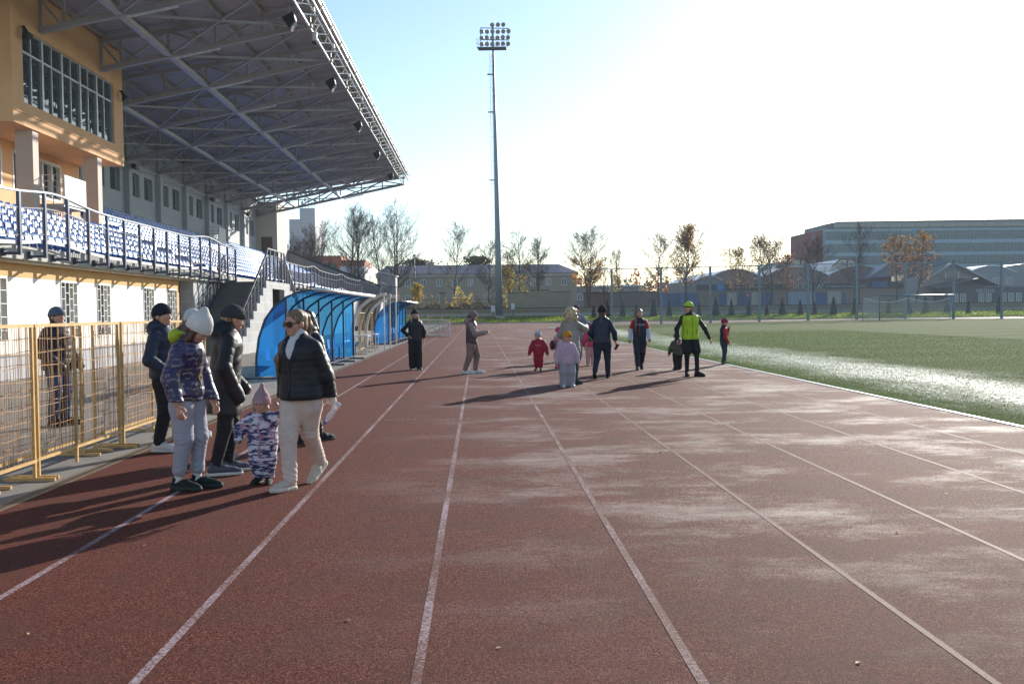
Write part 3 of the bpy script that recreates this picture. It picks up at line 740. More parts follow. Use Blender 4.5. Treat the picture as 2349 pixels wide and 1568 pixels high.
for i, (x, y0, L, mid, lab) in enumerate((
    (-4.62, 6.7, 2.25, False, 'yellow wire fence panel overlapping behind others at the left picture edge'),
    (-4.42, 7.35, 2.3, False, 'yellow wire fence panel nearest the camera at the left edge'),
    (-4.44, 9.72, 2.25, True, 'yellow wire fence panel with an extra middle post before the man in jeans'),
    (-4.64, 9.15, 2.2, False, 'yellow wire fence panel set behind the one with the middle post'),
    (-4.46, 12.08, 2.2, False, 'yellow wire fence panel left of the man in the navy beanie'),
    (-4.62, 11.6, 2.1, False, 'yellow wire fence panel behind the man in the navy beanie'),
    (-4.5, 14.4, 1.5, False, 'yellow wire fence panel right of the man in the navy beanie'))):
    barrier(x, y0, L, 0, lab, mid, seed=i)
barrier(-5.0, 36.2, 2.0, .05, 'narrow yellow wire panel at the end of the near blue shelter', H=1.65, nv=10, seed=9, foot=.6)
barrier(-4.75, 38.4, 2.2, .03, 'yellow wire panel beside the metal tables', H=1.65, nv=8, seed=10, foot=.6)
barrier(-5.0, 44.6, 1.4, .05, 'narrow yellow wire panel under the last cream rib', H=1.65, nv=7, seed=11, foot=.6)
for k, x in enumerate((-3.75, -2.75, -1.72)):
    barrier(x, 72-.3*k, 1.55 if k == 0 else 1.0, rad(90), 'far yellow barrier behind the fallen net goal, '+('left','middle','right')[k]+' one of three', H=1.5, nv=6, seed=20+k, foot=.5)
# ------------------------------------------------------------------ goals
NETW = net_mat('white_net', (.62,.60,.58), .11, .018, ('X', 'Z')); NETS = net_mat('white_net_side', (.62,.60,.58), .11, .018, ('Y', 'Z'))
g = empty('training_goal', (-1.98, 64.2, 0), 0, 'small white net goal lying behind the woman in black', 'goal')
A_, B_ = Vector((0,0,.04)), Vector((-2.3,5.0,.04)); up = Vector((0,0,1.1)); bk = Vector((-1.2,-.4,0))
m = MB(); m.beam(A_, B_, .08); m.beam(A_+up, B_+up, .08); m.beam(A_, A_+up, .08); m.beam(B_, B_+up, .08); m.beam(A_+up, B_+Vector((0,0,.1)), .05)
m.build('frame', white_m, g)
m = MB(); m.quad(A_, B_, B_+up, A_+up); m.quad(A_, A_+bk, A_+bk+up*.4, A_+up); m.quad(A_+up, B_+up, B_+bk+up*.4, A_+bk+up*.4); m.build('net', NETS, g)
gl = empty('football_goal', (43, 93, 0), 0, 'full size football goal with sagging net at the far end of the pitch', 'goal')
bl = mat('goal_post_paint', (.16,.24,.30), .4); h0 = .35; gx0, gx1, gy = 39.35, 46.72, 93.0
for x in (gx0, gx1): MB().tube((x, gy, h0), (x, gy, h0+2.42), .06).build('post', bl, gl, True, world=True)
MB().tube((gx0-.05, gy, h0+2.42), (gx1+.05, gy, h0+2.42), .06).build('crossbar', bl, gl, True, world=True)
m = MB()
for x in (gx0-.9, gx1+.6): m.path([(x, gy+1.9, h0), (x, gy+1.9, h0+1.6), (x+.15, gy+1.6, h0+2.2)], .035, 6)
m.build('stanchion', bl, gl, world=True)
m = MB(); pts = []
for i in range(25):
    t = i/24; x = gx0-.9+(gx1-gx0+1.5)*t; s_ = abs(math.sin(2*math.pi*t)); pts.append((x, gy+1.7-.5*s_, h0+2.2-.42*s_))
m.path(pts, .03, 5); m.build('net_rope', white_m, gl, world=True)
m = MB()
for p, q in zip(pts[:-1], pts[1:]): m.quad((p[0], gy+2.1, h0), (q[0], gy+2.1, h0), q, p)
m.quad((gx0, gy, h0), (gx0-.9, gy+2.0, h0), pts[0], (gx0, gy, h0+2.4)); m.quad((gx1, gy, h0), (gx1+.6, gy+2.0, h0), pts[-1], (gx1, gy, h0+2.4))
m.build('net', NETW, gl, world=True)
# ------------------------------------------------------------------ tall ball fence
fence_m = mat('fence_post_paint', (.20,.26,.30), .45, .1)
fe = empty('ball_fence', (35, 101, 0), 0, 'tall ball stop fence of grey posts and fine net behind the far goal', 'fence')
fx = [14.05+5.245*k for k in range(10)]
for x in fx: MB().box(x-.11, x+.11, 100.9, 101.1, gh(x, 101)-.1, 6.05+.32*max(0, min(1, (x-14)/26))).build('post', fence_m, fe, world=True)
m = MB()
def ft(x): return 6.0+.32*max(0, min(1, (x-14)/26))
for a0, a1 in zip([10.6]+fx[:-1], fx): m.beam((a0, 101, ft(a0)), (a1, 101, ft(a1)), .07, .09)
m.build('top_rail', fence_m, fe, world=True)
m = MB()
for a0, a1 in zip(fx[:-1], fx[1:]): m.quad((a0, 101.02, gh(a0, 101)+.02), (a1, 101.02, gh(a1, 101)+.02), (a1, 101.02, ft(a1)), (a0, 101.02, ft(a0)))
m.build('net', net_mat('grey_net', (.30,.33,.36), .12, .016), fe, world=True)
# ------------------------------------------------------------------ floodlight mast
galv = mat('galvanised', (.21,.24,.265), .45, .3, .08, .5)
ms = empty('floodlight_mast', (3.25, 150, .6), 0, 'very tall grey floodlight mast with a platform of round lamps', 'light mast')
ms.rotation_euler = (0, -rad(.7), 0)
segs = [(0,.57),(10,.46),(19,.36),(30,.25),(41.8,.15)]
MB().path([(0,0,z) for z, r in segs], [r for z, r in segs], 12).build('pole', galv, ms, True)
MB().box(-.6,.8,-.6,.6,-.5,.45).build('footing', mat('rough_concrete', (.32,.31,.29), .9), ms)
m = MB(); lx = lambda z: -(.57+(.15-.57)*z/41.8)-.07
for k in range(11):
    z = 3+3.6*k; m.beam((lx(z)+.28, 0, z), (lx(z)-.2, 0, z), .05)
m.beam((lx(3)-.0,0,3), (lx(41),0,41), .045); m.beam((lx(3)-.32,0,3), (lx(41)-.32,0,41), .045)
for k in range(95): z = 3+.4*k; m.beam((lx(z),0,z), (lx(z)-.32,0,z), .035)
for k in range(32): z = 5+1.1*k; m.beam((lx(z)-.32,0,z), (lx(z)-.62,.1,z+.05), .03)
for z in (37.8, 32.0, 21.5): m.box(lx(z)-.75, lx(z)+.1, -.3, .3, z, z+.09)
m.build('ladder', galv, ms)
m = MB(); z = 41.75
m.add([(-2.45,-.5,z),(2.0,-.5,z),(2.2,.9,z),(-2.2,.9,z),(-2.55,-.6,z+.18),(2.05,-.6,z+.18),(2.25,1.0,z+.18),(-2.25,1.0,z+.18)], [(0,3,2,1),(4,5,6,7),(0,1,5,4),(1,2,6,5),(2,3,7,6),(3,0,4,7)])
m.build('platform', mat('platform_grey', (.13,.15,.17), .6), ms)
m = MB()
for zz in (42.5, 43.3):
    m.beam((-2.55,-.6,zz), (-1.9,.6,zz), .05); m.beam((-1.9,.6,zz), (2.2,.9,zz), .05)
for x, y in ((-2.5,-.55),(-2.2,0),(-1.9,.6),(-.8,.75),(.5,.8),(1.4,.85),(2.2,.9)): m.beam((x,y,41.9), (x,y,43.3), .05)
m.build('guard_rail', galv, ms)
m = MB(); fx0, fx1 = -1.9, 2.45
m.beam((fx0,0,45.0),(fx1,0,44.85),.11); m.beam((fx0,0,43.2),(fx1-.2,0,43.1),.11); m.beam((fx0,0,41.9),(fx0,0,45.05),.1); m.beam((fx1-.1,0,42.6),(fx1,0,44.9),.1); m.beam((0,0,41.8),(0,0,45.6),.3)
m.build('lamp_frame', galv, ms); MB().tube((.3,0,45.5),(.3,0,47.3),.03).build('lightning_rod', galv, ms)
lens = glass_mat('lamp_lens', (.30,.28,.26), .12)
rr_ = random.Random(3)
for row, zz, xs in ((0,42.55,lin(-1.6,2.2,5)),(1,43.5,lin(-1.6,2.2,5)),(2,44.42,lin(-1.55,2.3,5)),(3,45.45,(-.02,.75,1.5))):
    for i, x in enumerate(xs):
        h = Vector((-.45+.9*i/5 if row < 3 else .3*i-.1, -1, -.45+rr_.uniform(-.15,.15))).normalized(); c0 = Vector((x, -.1, zz))
        m = MB(); m.path([c0-h*.0, c0+h*.18, c0+h*.42], [.14,.29,.35], 14); m.beam(c0-Vector((0,0,.1)), c0+Vector((0,.15,-.3)), .07)
        lo = m.build('floodlight', mat('lamp_aluminium', (.42,.40,.38), .4, .5), ms, True)
        m = MB(); p = c0+h*.425; u = h.cross(Vector((0,0,1))).normalized(); v_ = u.cross(h)
        m.add([p+(u*math.cos(t*math.pi/7)+v_*math.sin(t*math.pi/7))*.32 for t in range(14)], [tuple(range(14))]); m.build('lens', lens, lo)
def cabinet(x, y, z0, z1, s, lab):
    b = empty('electric_cabinet', (x, y, z0), 0, lab, 'cabinet')
    MB().box(-s, s, -.2, .2, (z1-z0)*.55, z1-z0).build('cabinet_box', mat('pale_cabinet', (.55,.58,.60), .5), b)
    MB().box(-.08, .08, -.08, .08, 0, (z1-z0)*.55).build('stand', mat('red_brown_stand', (.22,.10,.07), .8), b)
cabinet(2.2, 149, .5, 2.6, .3, 'pale electric cabinet beside the mast foot')
cabinet(5.6, 157.6, .85, 3.0, .3, 'pale electric cabinet before the stepped brick screen')
# ------------------------------------------------------------------ far end: walls, buildings, trees
ybrick = brick_mat('yellow_brick', (.30,.25,.17), (.36,.30,.20), (.24,.21,.16), 1.0, .5, .16, .9)
dark_cop = mat('dark_coping', (.06,.045,.04), .7)
lw = empty('end_wall', (40, 158.3, .8), 0, 'low pale brick wall with dark coping along the far lawn', 'wall')
MB().box(-30, 130, 158.2, 158.6, .7, 1.35).build('wall_base', mat('pale_plinth', (.34,.33,.31), .9), lw, world=True)
MB().box(-30, 130, 158.25, 158.6, 1.35, 2.15).build('wall', ybrick, lw, world=True)
m = MB(); m.box(-30, 130, 158.1, 158.7, 2.15, 2.27); m.box(-30, 130, 158.17, 158.25, 1.70, 1.76); m.build('coping', dark_cop, lw, world=True)  # coping on top; the lower dark strip paints a shadow line
sc_ = empty('brick_screen', (10, 159.2, 2.2), 0, 'stepped tan brick screen wall with a raised middle right of the mast', 'wall')
m = MB(); m.box(4.78, 8.31, 159, 159.4, 2.2, 4.75); m.box(8.31, 11.74, 159, 159.4, 2.2, 5.12); m.box(11.74, 15.28, 159, 159.4, 2.2, 4.78); m.build('wall', ybrick, sc_, world=True)
m = MB(); m.box(4.7, 8.31, 158.95, 159.45, 4.75, 4.87); m.box(8.25, 11.8, 158.95, 159.45, 5.12, 5.24); m.box(11.8, 15.36, 158.95, 159.45, 4.78, 4.9); m.build('coping', dark_cop, sc_, world=True)
bp = empty('brick_pillar', (-5.95, 160, 2.2), 0, 'tan brick pillar in the bar fence left of the mast', 'pillar')
MB().box(-6.4, -5.48, 159.6, 160.4, 2.2, 4.82).build('shaft', ybrick, bp, world=True); MB().box(-6.5, -5.38, 159.5, 160.5, 4.82, 4.96).build('cap', dark_cop, bp, world=True)
bf = empty('bar_fence', (-6, 160, 2.2), 0, 'thin dark bar fence on the far wall left of the mast', 'fence')
bfm = mat('fence_black', (.05,.05,.055), .5)
for x0, x1 in ((-19, -6.5), (-5.4, 4.6)):
    m = MB(); x = x0
    while x < x1: m.box(x-.015, x+.015, 159.98, 160.02, 2.25, 3.95); x += .21
    for z in (2.45, 3.75): m.box(x0, x1, 159.97, 160.03, z, z+.05)
    m.build('bars', bfm, bf, world=True)
for x in (-16, -13, -10, -3, 0, 3): MB().box(x-.05, x+.05, 159.95, 160.05, 2.2, 4.05).build('post', bfm, bf, world=True)
def slamp(x, y, z0, z1, lab):
    s = empty('street_lamp', (x, y, z0), 0, lab, 'street lamp'); MB().tube((0,0,0), (0,0,z1-z0), .12, .07, 8).build('pole', bfm, s, True)
    MB().box(-.2,.2,-.2,.2, z1-z0, z1-z0+.35).build('lamp_head', bfm, s)
slamp(-10.9, 165, 2.2, 11.3, 'dark lamp post before the tan house left of the mast')
slamp(69, 172, 2.2, 9.6, 'dark lamp post in front of the curved hangar roofs')
slamp(85.5, 170, 2.2, 9.5, 'dark lamp post beside the gabled house')
# kiosk at the stand end
kg = mat('kiosk_cladding', (.34,.34,.36), .6)
kk = empty('commentary_kiosk', (-9.9, 106, 0), 0, 'small grey cabin with sloping roof at the far end of the stand', 'cabin')
MB().extrude([(-10.75,105.2,0),(-10.75,105.2,6.05),(-9.05,105.2,5.65),(-9.05,105.2,0)], (0,2.4,0)).build('wall', kg, kk, world=True)
MB().extrude([(-10.9,105,6.12),(-10.9,105,6.22),(-8.9,105,5.75),(-8.9,105,5.65)], (0,2.8,0)).build('roof', white_m, kk, world=True)
MB().box(-10.2,-9.4,105.12,105.19,3.7,4.7).build('window', glass_mat('sky_glass', (.20,.26,.28), .1), kk, world=True)
r3 = empty('front_railing', (-10, 104, 0), 0, 'short dark railing in front of the small grey cabin', 'railing')
m = MB()
for x in lin(-10.3, -8.7, 12): m.beam((x,103,2.9), (x,103,4.45), .04)
m.beam((-10.3,103,4.45), (-8.7,103,4.45), .07); m.beam((-10.3,103,3.05), (-8.7,103,3.05), .05); m.build('baluster_panel', rail_m, r3, world=True)
MB().box(-10.5,-8.6,102.8,104.5,0,2.85).build('podium', conc, r3, world=True)
# generic window
wglass = glass_mat('house_glass', (.16,.20,.22), .08)
def window(par, x0, x1, y, z0, z1, nm=2, fm=None):
    wn = MB().box(x0, x1, y-.03, y-.01, z0, z1).build('window', wglass, par, world=True)
    m = MB()
    for i in range(nm+1): q = x0+(x1-x0)*i/nm; m.box(q-.06, q+.06, y-.09, y-.03, z0, z1)
    for z in (z0, z1): m.box(x0-.06, x1+.06, y-.09, y-.03, z-.05, z+.05)
    m.build('frame', fm or white_m, wn, world=True)
hs = empty('tan_house', (0, 205, 2.2), 0, 'long two storey tan house with a purplish brown metal roof', 'house')
tan = mat('tan_plaster', (.42,.34,.24), .9, var=.08, vs=.3)
rib_roof = mat('brown_metal_roof', (.16,.10,.105), .38, .2, .1, 1.5)
MB().box(-21, 20.5, 200, 213, 2.2, 9.0).build('wall', tan, hs, world=True)
MB().box(-21.2, 20.7, 199.7, 213.3, 9.0, 9.65).build('cornice', mat('pale_cornice', (.52,.47,.40), .8), hs, world=True)
m = MB(); m.add([(-21.4,199.4,9.68),(21,199.4,9.68),(21,213.6,9.68),(-21.4,213.6,9.68),(-19.5,206,11.75),(17.3,206,11.75)], [(0,1,5,4),(1,2,5),(2,3,4,5),(3,0,4)])
for i in range(80): x = -19.2+36.3*i/79; m.beam((x,199.5,9.72), (x,206,11.79), .06, .06)
rfh = m.build('roof', rib_roof, hs, world=True)
MB().extrude([(-10.6,199.3,9.7),(-10.1,199.3,9.9),(-10.1,206,12.35),(-10.6,206,12.2)], (.5,0,0)).build('fire_wall', mat('brick_dark', (.30,.20,.17), .9), rfh, world=True)
for k in range(13):
    x = -17.9+3.25*k-.5
    if abs(x+10.2) < .6: continue
    for z in (3.9, 7.1): window(hs, x, x+1.0, 200, z, z+1.35, 2)
cb = empty('orange_block', (-31, 215, 2.2), 0, 'orange and white block with a green panel behind the stand end', 'building')
orange2 = mat('orange_cladding', (.52,.13,.06), .6); wpan = mat('white_cladding', (.62,.62,.62), .6)
MB().box(-40, -29.8, 210, 225, 2.2, 14.3).build('wall', orange2, cb, world=True)
MB().box(-35.5, -30.8, 209.9, 209.98, 8, 12.6).build('green_panel', mat('green_cladding', (.03,.12,.07), .6), cb, world=True)
m = MB(); m.box(-29.75, -24.5, 208, 222, 2.2, 13.1); m.build('white_wing', wpan, cb, world=True)
MB().box(-29.76, -24.44, 207.9, 222.1, 11.9, 13.15).build('orange_band', orange2, cb, world=True)
for x in (-28.6, -26.4): window(cb, x, x+.7, 207.95, 6.3, 7.2, 1)
tw = empty('white_tower', (-41, 235, 2.2), 0, 'pale grey tower block with roof aerials beyond the stand roof', 'tower block')
tp = mat('tower_panel', (.50,.54,.56), .8, var=.06, vs=.15)
m = MB(); m.box(-44.7, -42.2, 230, 245, 2.2, 24.2); m.box(-42.2, -38.6, 230, 245, 2.2, 26.8); m.build('wall', tp, tw, world=True)
for z in (16.4, 21.5): window(tw, -42.0, -41.2, 229.98, z-.6, z+.4, 1)
m = MB()
for x, h in ((-41.9,28.9),(-41.2,29.6),(-40.4,29.2),(-39.6,28.6),(-38.9,29.4)): m.tube((x,232,26.7), (x,232,h), .07); m.box(x-.25,x+.25,231.9,232.1,h-.9,h-.3)
for z in (27.8, 28.6): m.beam((-42,232,z), (-38.8,232,z), .06)
m.build('aerials', mat('aerial_grey', (.30,.34,.38), .5), tw, world=True)
# office slab
of = empty('office_slab', (130, 285, 2.2), 0, 'long blue grey office slab with ribbon windows and a red brick end', 'office building')
band = mat('office_band', (.30,.43,.50), .7, var=.05, vs=.1)
m = MB(); m.box(102.2, 175, 280, 298, 2.2, 25.0); m.build('wall', band, of, world=True)
offg = glass_mat('office_glass', (.05,.12,.14), .15)
offf = mat('office_mullion', (.20,.27,.31), .5)
for z0, z1 in ((21.6, 24.1), (17.95, 20.4), (14.3, 16.85), (10.6, 13.1)):
    wn = MB().box(102.4, 175, 279.85, 279.97, z0, z1).build('ribbon_window', offg, of, world=True)
    m = MB(); x = 102.4
    while x < 175: m.box(x-.06, x+.06, 279.75, 279.85, z0, z1); x += 1.02
    m.box(102.4, 175, 279.75, 279.85, z0+(z1-z0)*.6, z0+(z1-z0)*.6+.12); m.build('mullions', offf, wn, world=True)
MB().add([(102.2,279.6,25.0),(175,279.6,25.0),(175,298,25.0),(102.2,298,25.0),(102.2,279.6,26.2),(106,279.6,26.95),(175,279.6,27.3),(175,298,27.3),(106,298,26.95),(102.2,298,26.2)], [(0,1,6,5,4),(1,2,7,6),(2,3,9,8,7),(3,0,4,9),(4,5,8,9),(5,6,7,8)]).build('penthouse', mat('penthouse_grey', (.13,.15,.16), .6), of, world=True)
wn = MB().box(104.5, 175, 279.42, 279.55, 25.15, 26.5).build('ribbon_window', glass_mat('penthouse_glass', (.22,.24,.22), .1), of, world=True)
m = MB(); x = 104.5
while x < 175: m.box(x-.08, x+.08, 279.3, 279.42, 25.15, 26.5); x += 4.1
m.build('mullions', offf, wn, world=True)
bw_ = MB().add([(97.2,282,2.2),(102.19,282,2.2),(102.19,296,2.2),(97.2,296,2.2),(97.2,282,23.9),(102.19,282,24.8),(102.19,296,24.8),(97.2,296,23.9)], [(0,1,5,4),(1,2,6,5),(2,3,7,6),(3,0,4,7),(4,5,6,7)]).build('brick_end', mat('red_brick_far', (.26,.11,.10), .9), of, world=True)
for z in (21.5, 17.9, 14.2):
    for x in (99, 99.7): MB().box(x, x+.35, 281.9, 281.98, z-.5, z+1.6).build('window', wglass, bw_, world=True)
m = MB(); m.tube((102.6,285,26.4),(102.6,285,28.6),.06); m.tube((105.9,285,26.9),(105.9,285,29.6),.08); m.build('aerials', offf, of, world=True)
# car wash row with fascia band
shop_wall = mat('shop_plaster', (.31,.24,.18), .9, var=.06, vs=.4); blue_d = mat('blue_door', (.035,.10,.28), .5)
sh = empty('car_wash_row', (60, 180, 2.2), 0, 'low brown car wash with dark sign band and blue doors behind the tall fence', 'shop')
MB().box(40.8, 80, 178, 190, 2.2, 6.0).build('wall', shop_wall, sh, world=True)
MB().box(40.7, 80.1, 177.8, 178, 5.2, 6.25).build('sign_band', mat('sign_band_dark', (.055,.045,.05), .6), sh, world=True)
def txt(body, size, loc, m, parent, name='lettering', rx=90, rz=0, ext=.02, ax='LEFT'):
    cu = bpy.data.curves.new(name, 'FONT'); cu.body = body; cu.size = size; cu.extrude = ext; cu.align_x = ax
    t = bpy.data.objects.new(name+'_tmp', cu); COL.objects.link(t)
    dg = bpy.context.evaluated_depsgraph_get(); dg.update()
    me = bpy.data.meshes.new_from_object(t.evaluated_get(dg)); bpy.data.objects.remove(t)
    me.materials.clear(); me.materials.append(m)
    o = bpy.data.objects.new(name, me); COL.objects.link(o); o.rotation_euler = (rad(rx), 0, rad(rz)); o.parent = parent
    o.location = Vector(loc)-(wloc(parent) if parent else Vector()); return o
sign_w = mat('sign_white', (.72,.75,.78), .5); sign_b = mat('sign_blue', (.02,.26,.62), .5)
txt('МОЕЧКА!', 1.35, (58.4, 177.75, 5.25), sign_w, sh)
txt('автомойка самообслуживания', .5, (65.0, 177.75, 5.5), sign_w, sh); txt('автомойка самообслуживания', .5, (46.5, 177.75, 5.6), sign_w, sh)
txt('аав', 1.9, (73.7, 177.75, 5.45), sign_b, sh, ext=.05)
for x0, x1, mt in ((44.8,46.3,blue_d),(48.4,50.9,blue_d),(52.9,55.2,blue_d),(63.2,65.3,blue_d),(68.2,68.9,blue_d)):
    MB().box(x0, x1, 177.9, 177.97, 2.25, 4.6).build('bay_door', mt, sh, world=True)
cur = mat('pale_curtain', (.48,.46,.42), .8)
for x0, x1, mt in ((46.4,48.2,cur),(51.0,52.8,cur),(57.7,63.0,mat('pale_blue_shutter', (.30,.40,.52), .6)),(65.4,67.9,cur)):
    MB().box(x0, x1, 177.9, 177.97, 2.25, 4.75).build('bay_opening', mt, sh, world=True)
rs = empty('round_sign', (45.1, 177.6, 5), 0, 'round blue sign reading 24 on the dark sign band', 'sign')
MB().tube((0,-.05,.7), (0,.1,.7), .85, None, 20).build('sign_disc', sign_b, rs)
txt('24', .95, (45.1, 177.5, 5.45), mat('sign_pale_blue', (.25,.55,.80), .5), rs, ax='CENTER')
ns = empty('round_sign', (50.2, 177.6, 3.9), 0, 'round red no entry sign on a blue door of the car wash', 'sign')
MB().tube((0,-.05,.3), (0,.05,.3), .42, None, 18).build('sign_disc', mat('sign_red', (.55,.03,.03), .5), ns); MB().box(-.28,.28,-.08,-.055,.22,.36).build('sign_bar', sign_w, ns)
# vaulted hangars
hroof = mat('hangar_roof', (.76,.78,.80), .32, .15, .1, .4); hwall = mat('hangar_brick', (.32,.23,.18), .9)
def vault(x0, x1, y, L, zb, zt, lab, wallm):
    h = empty('vaulted_hangar', ((x0+x1)/2, y, 2.2), 0, lab, 'hangar'); n = 12
    arc = [(x0+(x1-x0)*i/n, zb+(zt-zb)*math.sin(math.pi*i/n)) for i in range(n+1)]
    MB().extrude([(x0,y,2.2)]+[(x, y, z) for x, z in arc]+[(x1,y,2.2)], (0,L,0)).build('wall', wallm, h, world=True)
    m = MB()
    for (xa, za), (xb, zb2) in zip(arc[:-1], arc[1:]):
        m.add([(xa,y-.3,za+.03),(xb,y-.3,zb2+.03),(xb,y+L,zb2+.03),(xa,y+L,za+.03),(xa,y-.3,za+.2),(xb,y-.3,zb2+.2),(xb,y+L,zb2+.2),(xa,y+L,za+.2)], [(0,3,2,1),(4,5,6,7),(0,1,5,4),(2,3,7,6)])
    m.build('roof', hroof, h, world=True); return h
vault(41.2, 46.4, 181, 14, 7.0, 7.9, 'small grey vaulted hangar above the round blue sign', mat('hangar_grey', (.30,.31,.32), .9))
vault(46, 57.5, 192, 40, 7.7, 9.6, 'pale vaulted hangar roof left of the car wash lettering', hwall)
vault(57.5, 71.5, 193, 40, 8.0, 10.0, 'wide vaulted hangar roof above the car wash lettering', hwall)
vault(71.5, 85, 195, 40, 8.2, 10.2, 'vaulted hangar roof above the three blue letters', mat('hangar_red', (.30,.17,.12), .9))
for x0, x1, y, lab in ((63, 68.7, 196, 'glazed roof lantern on the hangars above the car wash letters'), (73, 79.6, 198, 'glazed roof lantern on the hangars left of the gabled house')):
    l_ = empty('roof_lantern', ((x0+x1)/2, y, 9.5), 0, lab, 'roof lantern'); w_ = x1-x0
    MB().extrude([(x0,y,9),(x0+.12*w_,y,10.4),(x0+.38*w_,y,11.75),(x0+.78*w_,y,11.6),(x1,y,9.9),(x1,y,9)], (0,20,0)).build('glazing', mat('lantern_glazing', (.50,.46,.36), .3, .1), l_, world=True)
    m = MB(); m.beam((x0+.38*w_,y-.1,11.8),(x0+.78*w_,y-.1,11.65),.2); m.beam((x0+.12*w_,y-.1,10.4),(x0+.38*w_,y-.1,11.8),.2); m.beam((x0+.78*w_,y-.1,11.65),(x1,y-.1,9.9),.2); m.beam((x0+.62*w_,y-.1,11.6),(x0+.55*w_,y-.1,10),.15); m.build('frame', bfm, l_, world=True)
# gabled house and right hand roofs
gh_ = empty('gabled_house', (93, 190, 2.2), 0, 'grey gabled restaurant with an arched window right of the car wash', 'house')
gw = mat('house_grey', (.42,.39,.36), .9); groof = mat('slate_blue_roof', (.15,.17,.21), .45, .2)
MB().extrude([(84.5,187,2.2),(84.5,187,6.9),(93.2,187,10.2),(101.5,187,6.7),(101.5,187,2.2)], (0,14,0)).build('wall', gw, gh_, world=True)
m = MB(); m.add([(86.6,185.6,6.55),(93.2,185.6,10.3),(93.2,201,10.3),(86.6,201,6.55),(101,185.6,6.45),(101,201,6.45)], [(0,1,2,3),(1,4,5,2)])
m.add([(77.5,189,7.4),(83.3,189,11.3),(90.6,189,12.2),(90.6,202,12.2),(77.5,202,7.4),(97,189,9.0),(97,202,9.0)], [(0,1,2,3,4),(2,5,6,3),(0,2,1),(0,5,2)])
m.build('roof', groof, gh_, world=True)
m = MB(); m.beam((86.6,185.5,6.5),(93.2,185.5,10.25),.45,.3); m.beam((93.2,185.5,10.25),(101,185.5,6.4),.45,.3); m.build('barge_board', mat('pale_barge', (.50,.50,.52), .6), gh_, world=True)
m = MB(); m.add([(87.8,181,5.3),(95.9,181,7.0),(100.3,181,5.5),(100.3,187,5.6),(95.9,187,7.1),(87.8,187,5.6),(87.6,180.6,5.0)], [(0,1,4,5),(1,2,3,4),(0,6,1)]); m.build('canopy', mat('canopy_red', (.16,.10,.11), .5), gh_, world=True)
MB().box(90, 106, 182.5, 187, 2.2, 5.3).build('porch', mat('porch_dark', (.13,.115,.11), .8), gh_, world=True)
aw = MB().add([(90.6+5.0*i/10, 185.9, 7.15+(1.25*math.sin(math.pi*i/10))) for i in range(11)], [tuple(range(11))]).build('arched_window', glass_mat('arch_glass', (.12,.12,.10), .1), gh_, world=True)
for x in (91.8, 93.1, 94.4): MB().box(x-.08, x+.08, 185.8, 185.88, 7.15, 8.35).build('mullion', white_m, aw, world=True)
for x in (91.5, 93.0, 96.6, 98.0, 101, 102.5, 104): window(gh_, x, x+1.0, 182.4, 2.5, 4.1, 2)
txt('ИКОНА', 1.05, (96.0, 182.3, 4.25), sign_w, gh_)
for x0, x1, y, zb, zt, lab in ((101, 112, 196, 8.3, 9.9, 'pale vaulted roof right of the gabled house'), (109, 130, 204, 8.8, 10.5, 'wide white vaulted roof at the right picture edge')):
    vault(x0, x1, y, 30, zb, zt, lab, mat('hangar_grey'  , (.30,.31,.32)))
rh = empty('grey_annex', (116, 192, 2.2), 0, 'grey annex with white framed windows at the right picture edge', 'building')
MB().box(101.6, 130, 190, 196, 2.2, 8.4).build('wall', mat('annex_grey', (.33,.33,.34), .9), rh, world=True)
for x in (103.5, 106, 111.3, 114.5): window(rh, x, x+1.6, 190, 6.0, 7.3, 3)
bs = empty('brown_shed', (28, 177, 2.2), 0, 'brown shed wall left of the blue containers behind the tall fence', 'shed')
MB().box(20, 33, 176, 182, 2.2, 4.9).build('wall', mat('shed_brown', (.19,.13,.11), .9), bs, world=True); MB().box(19.8, 33.2, 175.8, 182.2, 4.9, 5.1).build('roof', dark_cop, bs, world=True)
for i, (x0, x1, t) in enumerate(((33.3, 36.7, 'left'), (36.9, 40.6, 'right'))):
    c = empty('container', (x0, 176, 2.2), 0, 'blue metal container left of the car wash, the '+t+' of the two', 'container')
    m = MB(); m.box(0, x1-x0, 0, 5, 0, 2.5)
    for k in range(14): q = (x1-x0)*(k+.5)/14; m.box(q-.06, q+.06, -.04, -.002, .15, 2.35)
    m.build('body', blue_d, c); MB().box(.3, 1.2, -.06, -.045, .1, 2.2).build('door', mat('container_door', (.06,.14,.32), .5), c)
bk_ = empty('grey_block', (29, 240, 2.2), 0, 'low grey block with pale roof edge far behind the bare trees', 'building')
MB().box(22, 40, 230, 240, 2.2, 7.4).build('wall', mat('far_grey', (.26,.24,.24), .9), bk_, world=True); MB().box(21.8, 40.2, 229.8, 240.2, 7.4, 7.7).build('roof', white_m, bk_, world=True)
# ------------------------------------------------------------------ trees
bark = mat('bark', (.055,.045,.04), .9, var=.3, vs=3); bark_b = mat('bark_pale', (.085,.07,.06), .9, var=.3, vs=3)
def leaf_mat(name, c1, c2):
    a = N(name); oi = a.n('ShaderNodeNewGeometry'); c = a.ramp(oi.outputs['Random Per Island'], [(0, c1), (1, c2)])
    tl = a.n('ShaderNodeBsdfTranslucent'); a.l(c, tl.inputs[0]); mx = a.n('ShaderNodeMixShader'); mx.inputs[0].default_value = .5
    a.l(a.bsdf(c, .6, 0, .3), mx.inputs[1]); a.l(tl.outputs[0], mx.inputs[2]); return a.done(mx.outputs[0])
L_or = leaf_mat('orange_leaves', (.42,.17,.03), (.62,.34,.07)); L_ye = leaf_mat('yellow_leaves', (.50,.32,.04), (.70,.52,.08))
L_gr = leaf_mat('green_leaves', (.03,.05,.012), (.09,.11,.025)); L_br = leaf_mat('rust_leaves', (.30,.11,.03), (.50,.22,.07))
